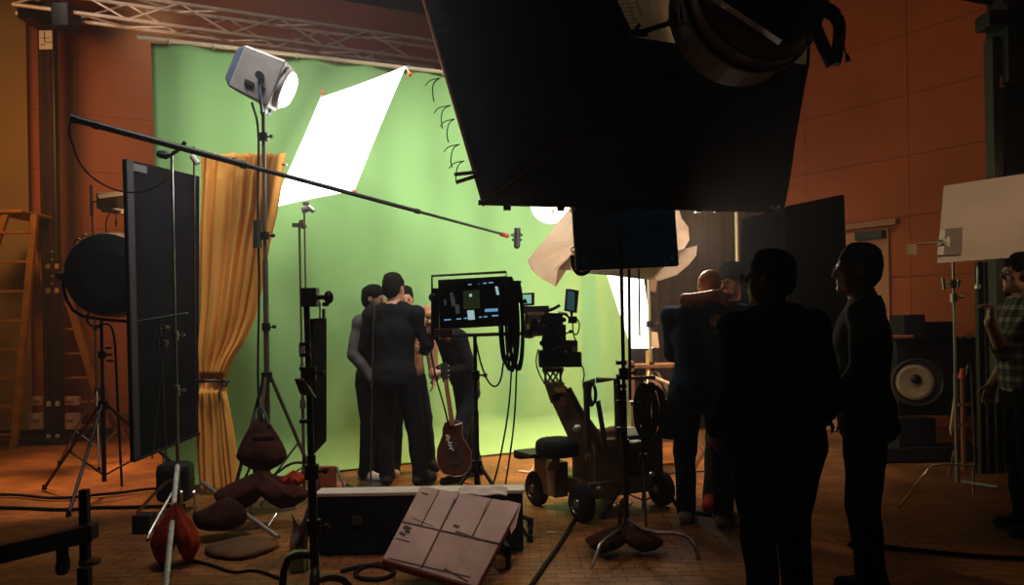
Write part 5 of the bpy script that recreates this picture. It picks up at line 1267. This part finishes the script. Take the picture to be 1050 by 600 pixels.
person('man in a grey sweater with short hair, talking, left of the group', b, -pi / 2 - .35, 1.74, 1.08, shirt=greysw, trou=blackpants, shoe=whiteshoe, hairm=darkhair, head=(.1, -.12, 0),
       arms={'R': ((.24, -.06, 1.16), (.20, .10, .94), (-.1, .3, -1)), 'L': ((-.22, .0, 1.16), (-.16, .14, .98), (0, .3, -1))}, shoesize=1.15, h=.012)
b = gx(404, 6.95)
person('man in black seen from behind, arms raised to his chest, centre of the group', b, -.12, 1.83, 1.04, shirt=blacksw, trou=blackpants, shoe=blackshoe, hairm=darkhair, head=(-.25, -.1, 0),
       arms={'R': ((.275, .03, 1.18), (.20, .25, 1.12), (-.6, .6, 0)), 'L': ((-.27, .02, 1.17), (-.16, .24, 1.10), (.5, .6, 0))}, legs={'L': ((-.10, .03, .50), (-.08, -.02, .09), .3), 'R': ((.16, .02, .50), (.21, -.02, .09), -.5)}, h=.012)
b = gx(415, 7.55)
person('man in a brown jacket half hidden behind the man in black', b, pi + .25, 1.74, 1.05, shirt=brownj, trou=blackpants, shoe=blackshoe, hairm=darkhair, h=.013,
       legs={'L': ((-.17, .02, .50), (-.22, -.02, .09), .3)})
b = gx(476, 7.1)
person('woman with curly light brown hair standing behind the monitor, hands together', b, pi - 1.0, 1.57, .92, shirt=blacksw, trou=jean, shoe=blackshoe, hair='curly', hairm=browncurl, headoff=(.0, .09, -.05), lean=(0.0, .34), head=(0, -.2, 0), h=.011,
       arms={'L': ((-.22, .06, 1.14), (-.09, .29, 1.09), (.4, .8, 0), .6), 'R': ((.22, .06, 1.14), (.06, .29, 1.10), (-.4, .8, 0), .6)},
       legs={'L': ((-.09, .12, .50), (-.10, .17, .09), 0), 'R': ((.09, -.06, .50), (.10, -.18, .09), 0)})
# right-hand people
b = gx(719, 5.5)
person('bald man in a navy top seen from behind, hugging the man in the cap', b, -.45, 1.76, 1.28, shirt=navy, trou=fab('navy_trousers', (.010, .013, .02)), shoe=whiteshoe, hair=None, headoff=(.01, .01, -.02), lean=(.05, .06), head=(-.3, -.2, .15),
       arms={'L': ((-.245, .14, 1.17), (-.10, .38, 1.12), (.9, .2, 0)), 'R': ((.28, .2, 1.24), (.14, .44, 1.22), (-.9, .3, 0))}, legs={'L': ((-.13, .0, .50), (-.12, -.03, .09), .1), 'R': ((.13, .0, .50), (.14, -.05, .09), -.2)}, h=.010)
b = gx(752, 5.95)
pr_, loc = None, None
yw = pi - .45
def tolocal(b, yaw, s, w): return rotz(yaw).T @ (np.array(w) - np.array(b)) / s
sC = 1.80 / 1.78
el1 = tolocal(b, yw, sC, P(703, 308, 5.40)); wr1 = tolocal(b, yw, sC, P(731, 302, 5.26)); 
wr2 = tolocal(b, yw, sC, P(750, 333, 5.30)); el2 = tolocal(b, yw, sC, P(775, 345, 5.50))
d1 = rotz(yw).T @ np.array(P(748, 308, 5.30) - P(731, 302, 5.26)); d2 = rotz(yw).T @ np.array(P(728, 327, 5.22) - P(750, 333, 5.30))
up_l = rotz(yw).T @ np.array([0, -1.0, 0])
person('man in a black cap hugging the bald man, bare arm round his neck', b, yw, 1.80, 1.1, shirt=blacksw, trou=fab('grey_trousers', (.035, .03, .027)), shoe=redshoe, hair='short', cap=True, hairm=fab('cap_cloth', (.008, .008, .009)), skinm=mat('skin_pink', (.60, .25, .15), .55, var=.08), sleeve=.3, head=(-.5, -.15, 0), h=.009,
       arms={'R': (el1, wr1, d1, .2, up_l), 'L': (el2, wr2, d2, .12, up_l)}, legs={'R': ((.13, .05, .50), (.16, .10, .09), 0), 'L': ((-.11, .05, .50), (-.11, .1, .09), 0)})
b = gx(793, 3.5)
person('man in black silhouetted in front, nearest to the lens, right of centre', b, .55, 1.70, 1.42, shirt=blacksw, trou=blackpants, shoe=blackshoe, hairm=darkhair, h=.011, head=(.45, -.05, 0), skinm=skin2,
       arms={'L': ((-.29, -.03, 1.17), (-.25, .12, .98), (.3, .5, -.8)), 'R': ((.30, -.05, 1.17), (.26, .05, .94), (0, .3, -1))})
# glasses on the silhouetted man
gb_ = P(770, 297, 3.42)
gs = thing('eyeglasses', 'glasses glinting on the silhouetted man\'s face', 'glasses', gb_)
hd_ = Vector((-math.sin(1.0), math.cos(1.0), 0)); sd_ = Vector((hd_.y, -hd_.x, 0))
hb3 = Vector((b.x, b.y, 0)) + Vector(rotz(.55) @ np.array([0, .02, 1.655]) * (1.70 / 1.78))
for i in (-1, 1):
    part('rim', M().torus(hb3 + hd_ * .112 + sd_ * .031 * i + ZV * .004, hd_, .021, .0025, 18, 5), darksteel, gs)
    part('temple', M().cyl(hb3 + hd_ * .11 + sd_ * .055 * i + ZV * .008, hb3 + sd_ * .082 * i + ZV * .008, .0025, n=5), darksteel, gs)
part('nose_bridge', M().cyl(hb3 + hd_ * .114 + sd_ * .01 + ZV * .006, hb3 + hd_ * .114 - sd_ * .01 + ZV * .006, .0025, n=5), darksteel, gs)
b = gx(884, 3.95)
person('tall man in a dark grey shirt in profile facing left, right of the silhouette', b, 1.15, 1.76, 1.08, shirt=fab('dark_shirt', (.045, .038, .032)), trou=blackpants, shoe=blackshoe, hairm=darkhair, skinm=mat('skin_warm', (.38, .17, .09), .5, var=.1), h=.010, head=(.25, 0, 0),
       arms={'L': ((-.26, .0, 1.17), (-.22, .16, .97), (.3, .5, -.8)), 'R': ((.27, -.03, 1.17), (.26, .06, .94), (0, .3, -1))})
b = gx(1050, 5.1)
yw = 1.35; s9_ = 1.78 / 1.78
el1 = tolocal(b, yw, s9_, P(1028, 360, 4.95)); wr1 = tolocal(b, yw, s9_, P(1015, 331, 4.85)); d1 = rotz(yw).T @ np.array([.02, -.05, .9]); n1 = rotz(yw).T @ np.array([1.0, -.3, 0])
plaid = bpy.data.materials.new('plaid_shirt'); plaid.use_nodes = True; nt = plaid.node_tree; bs = nt.nodes['Principled BSDF']; bs.inputs['Roughness'].default_value = .9
tc = nt.nodes.new('ShaderNodeTexCoord'); sx_ = nt.nodes.new('ShaderNodeSeparateXYZ'); nt.links.new(tc.outputs['Object'], sx_.inputs[0])
outs = []
for c_, f_ in (('Y', 42), ('Z', 42), ('X', 42)):
    a_ = nt.nodes.new('ShaderNodeMath'); a_.operation = 'MULTIPLY'; a_.inputs[1].default_value = f_ * 2; nt.links.new(sx_.outputs[c_], a_.inputs[0])
    b_ = nt.nodes.new('ShaderNodeMath'); b_.operation = 'SINE'; nt.links.new(a_.outputs[0], b_.inputs[0])
    d_ = nt.nodes.new('ShaderNodeMath'); d_.operation = 'GREATER_THAN'; d_.inputs[1].default_value = .35; nt.links.new(b_.outputs[0], d_.inputs[0]); outs.append(d_)
m1 = nt.nodes.new('ShaderNodeMath'); m1.operation = 'ADD'; nt.links.new(outs[0].outputs[0], m1.inputs[0]); nt.links.new(outs[1].outputs[0], m1.inputs[1])
rp = nt.nodes.new('ShaderNodeValToRGB'); rp.color_ramp.interpolation = 'CONSTANT'; rp.color_ramp.elements[0].color = (.03, .026, .022, 1)
rp.color_ramp.elements[1].position = .25; rp.color_ramp.elements[1].color = (.16, .12, .09, 1); e_ = rp.color_ramp.elements.new(.75); e_.color = (.42, .34, .26, 1)
hv = nt.nodes.new('ShaderNodeMath'); hv.operation = 'MULTIPLY'; hv.inputs[1].default_value = .49; nt.links.new(m1.outputs[0], hv.inputs[0]); nt.links.new(hv.outputs[0], rp.inputs[0]); nt.links.new(rp.outputs[0], bs.inputs['Base Color'])
person('man in a plaid shirt at the right edge, hand raised to his chin', b, yw, 1.78, 1.15, shirt=plaid, trou=blackpants, shoe=blackshoe, hairm=darkhair, h=.009, sleeve=.7, head=(.1, 0, 0),
       arms={'L': (el1, wr1, d1, 1.0, n1), 'R': ((.28, -.03, 1.17), (.26, .10, .94), (0, .3, -1))})
# shoulder bag hanging beside the bald man
heap('dark shoulder bag hanging at the bald man\'s left hip', P(692, 437, 5.35), (.11, .10, .26), fab('bag_black', (.015, .015, .018)), 'shoulder_bag', 'bag')
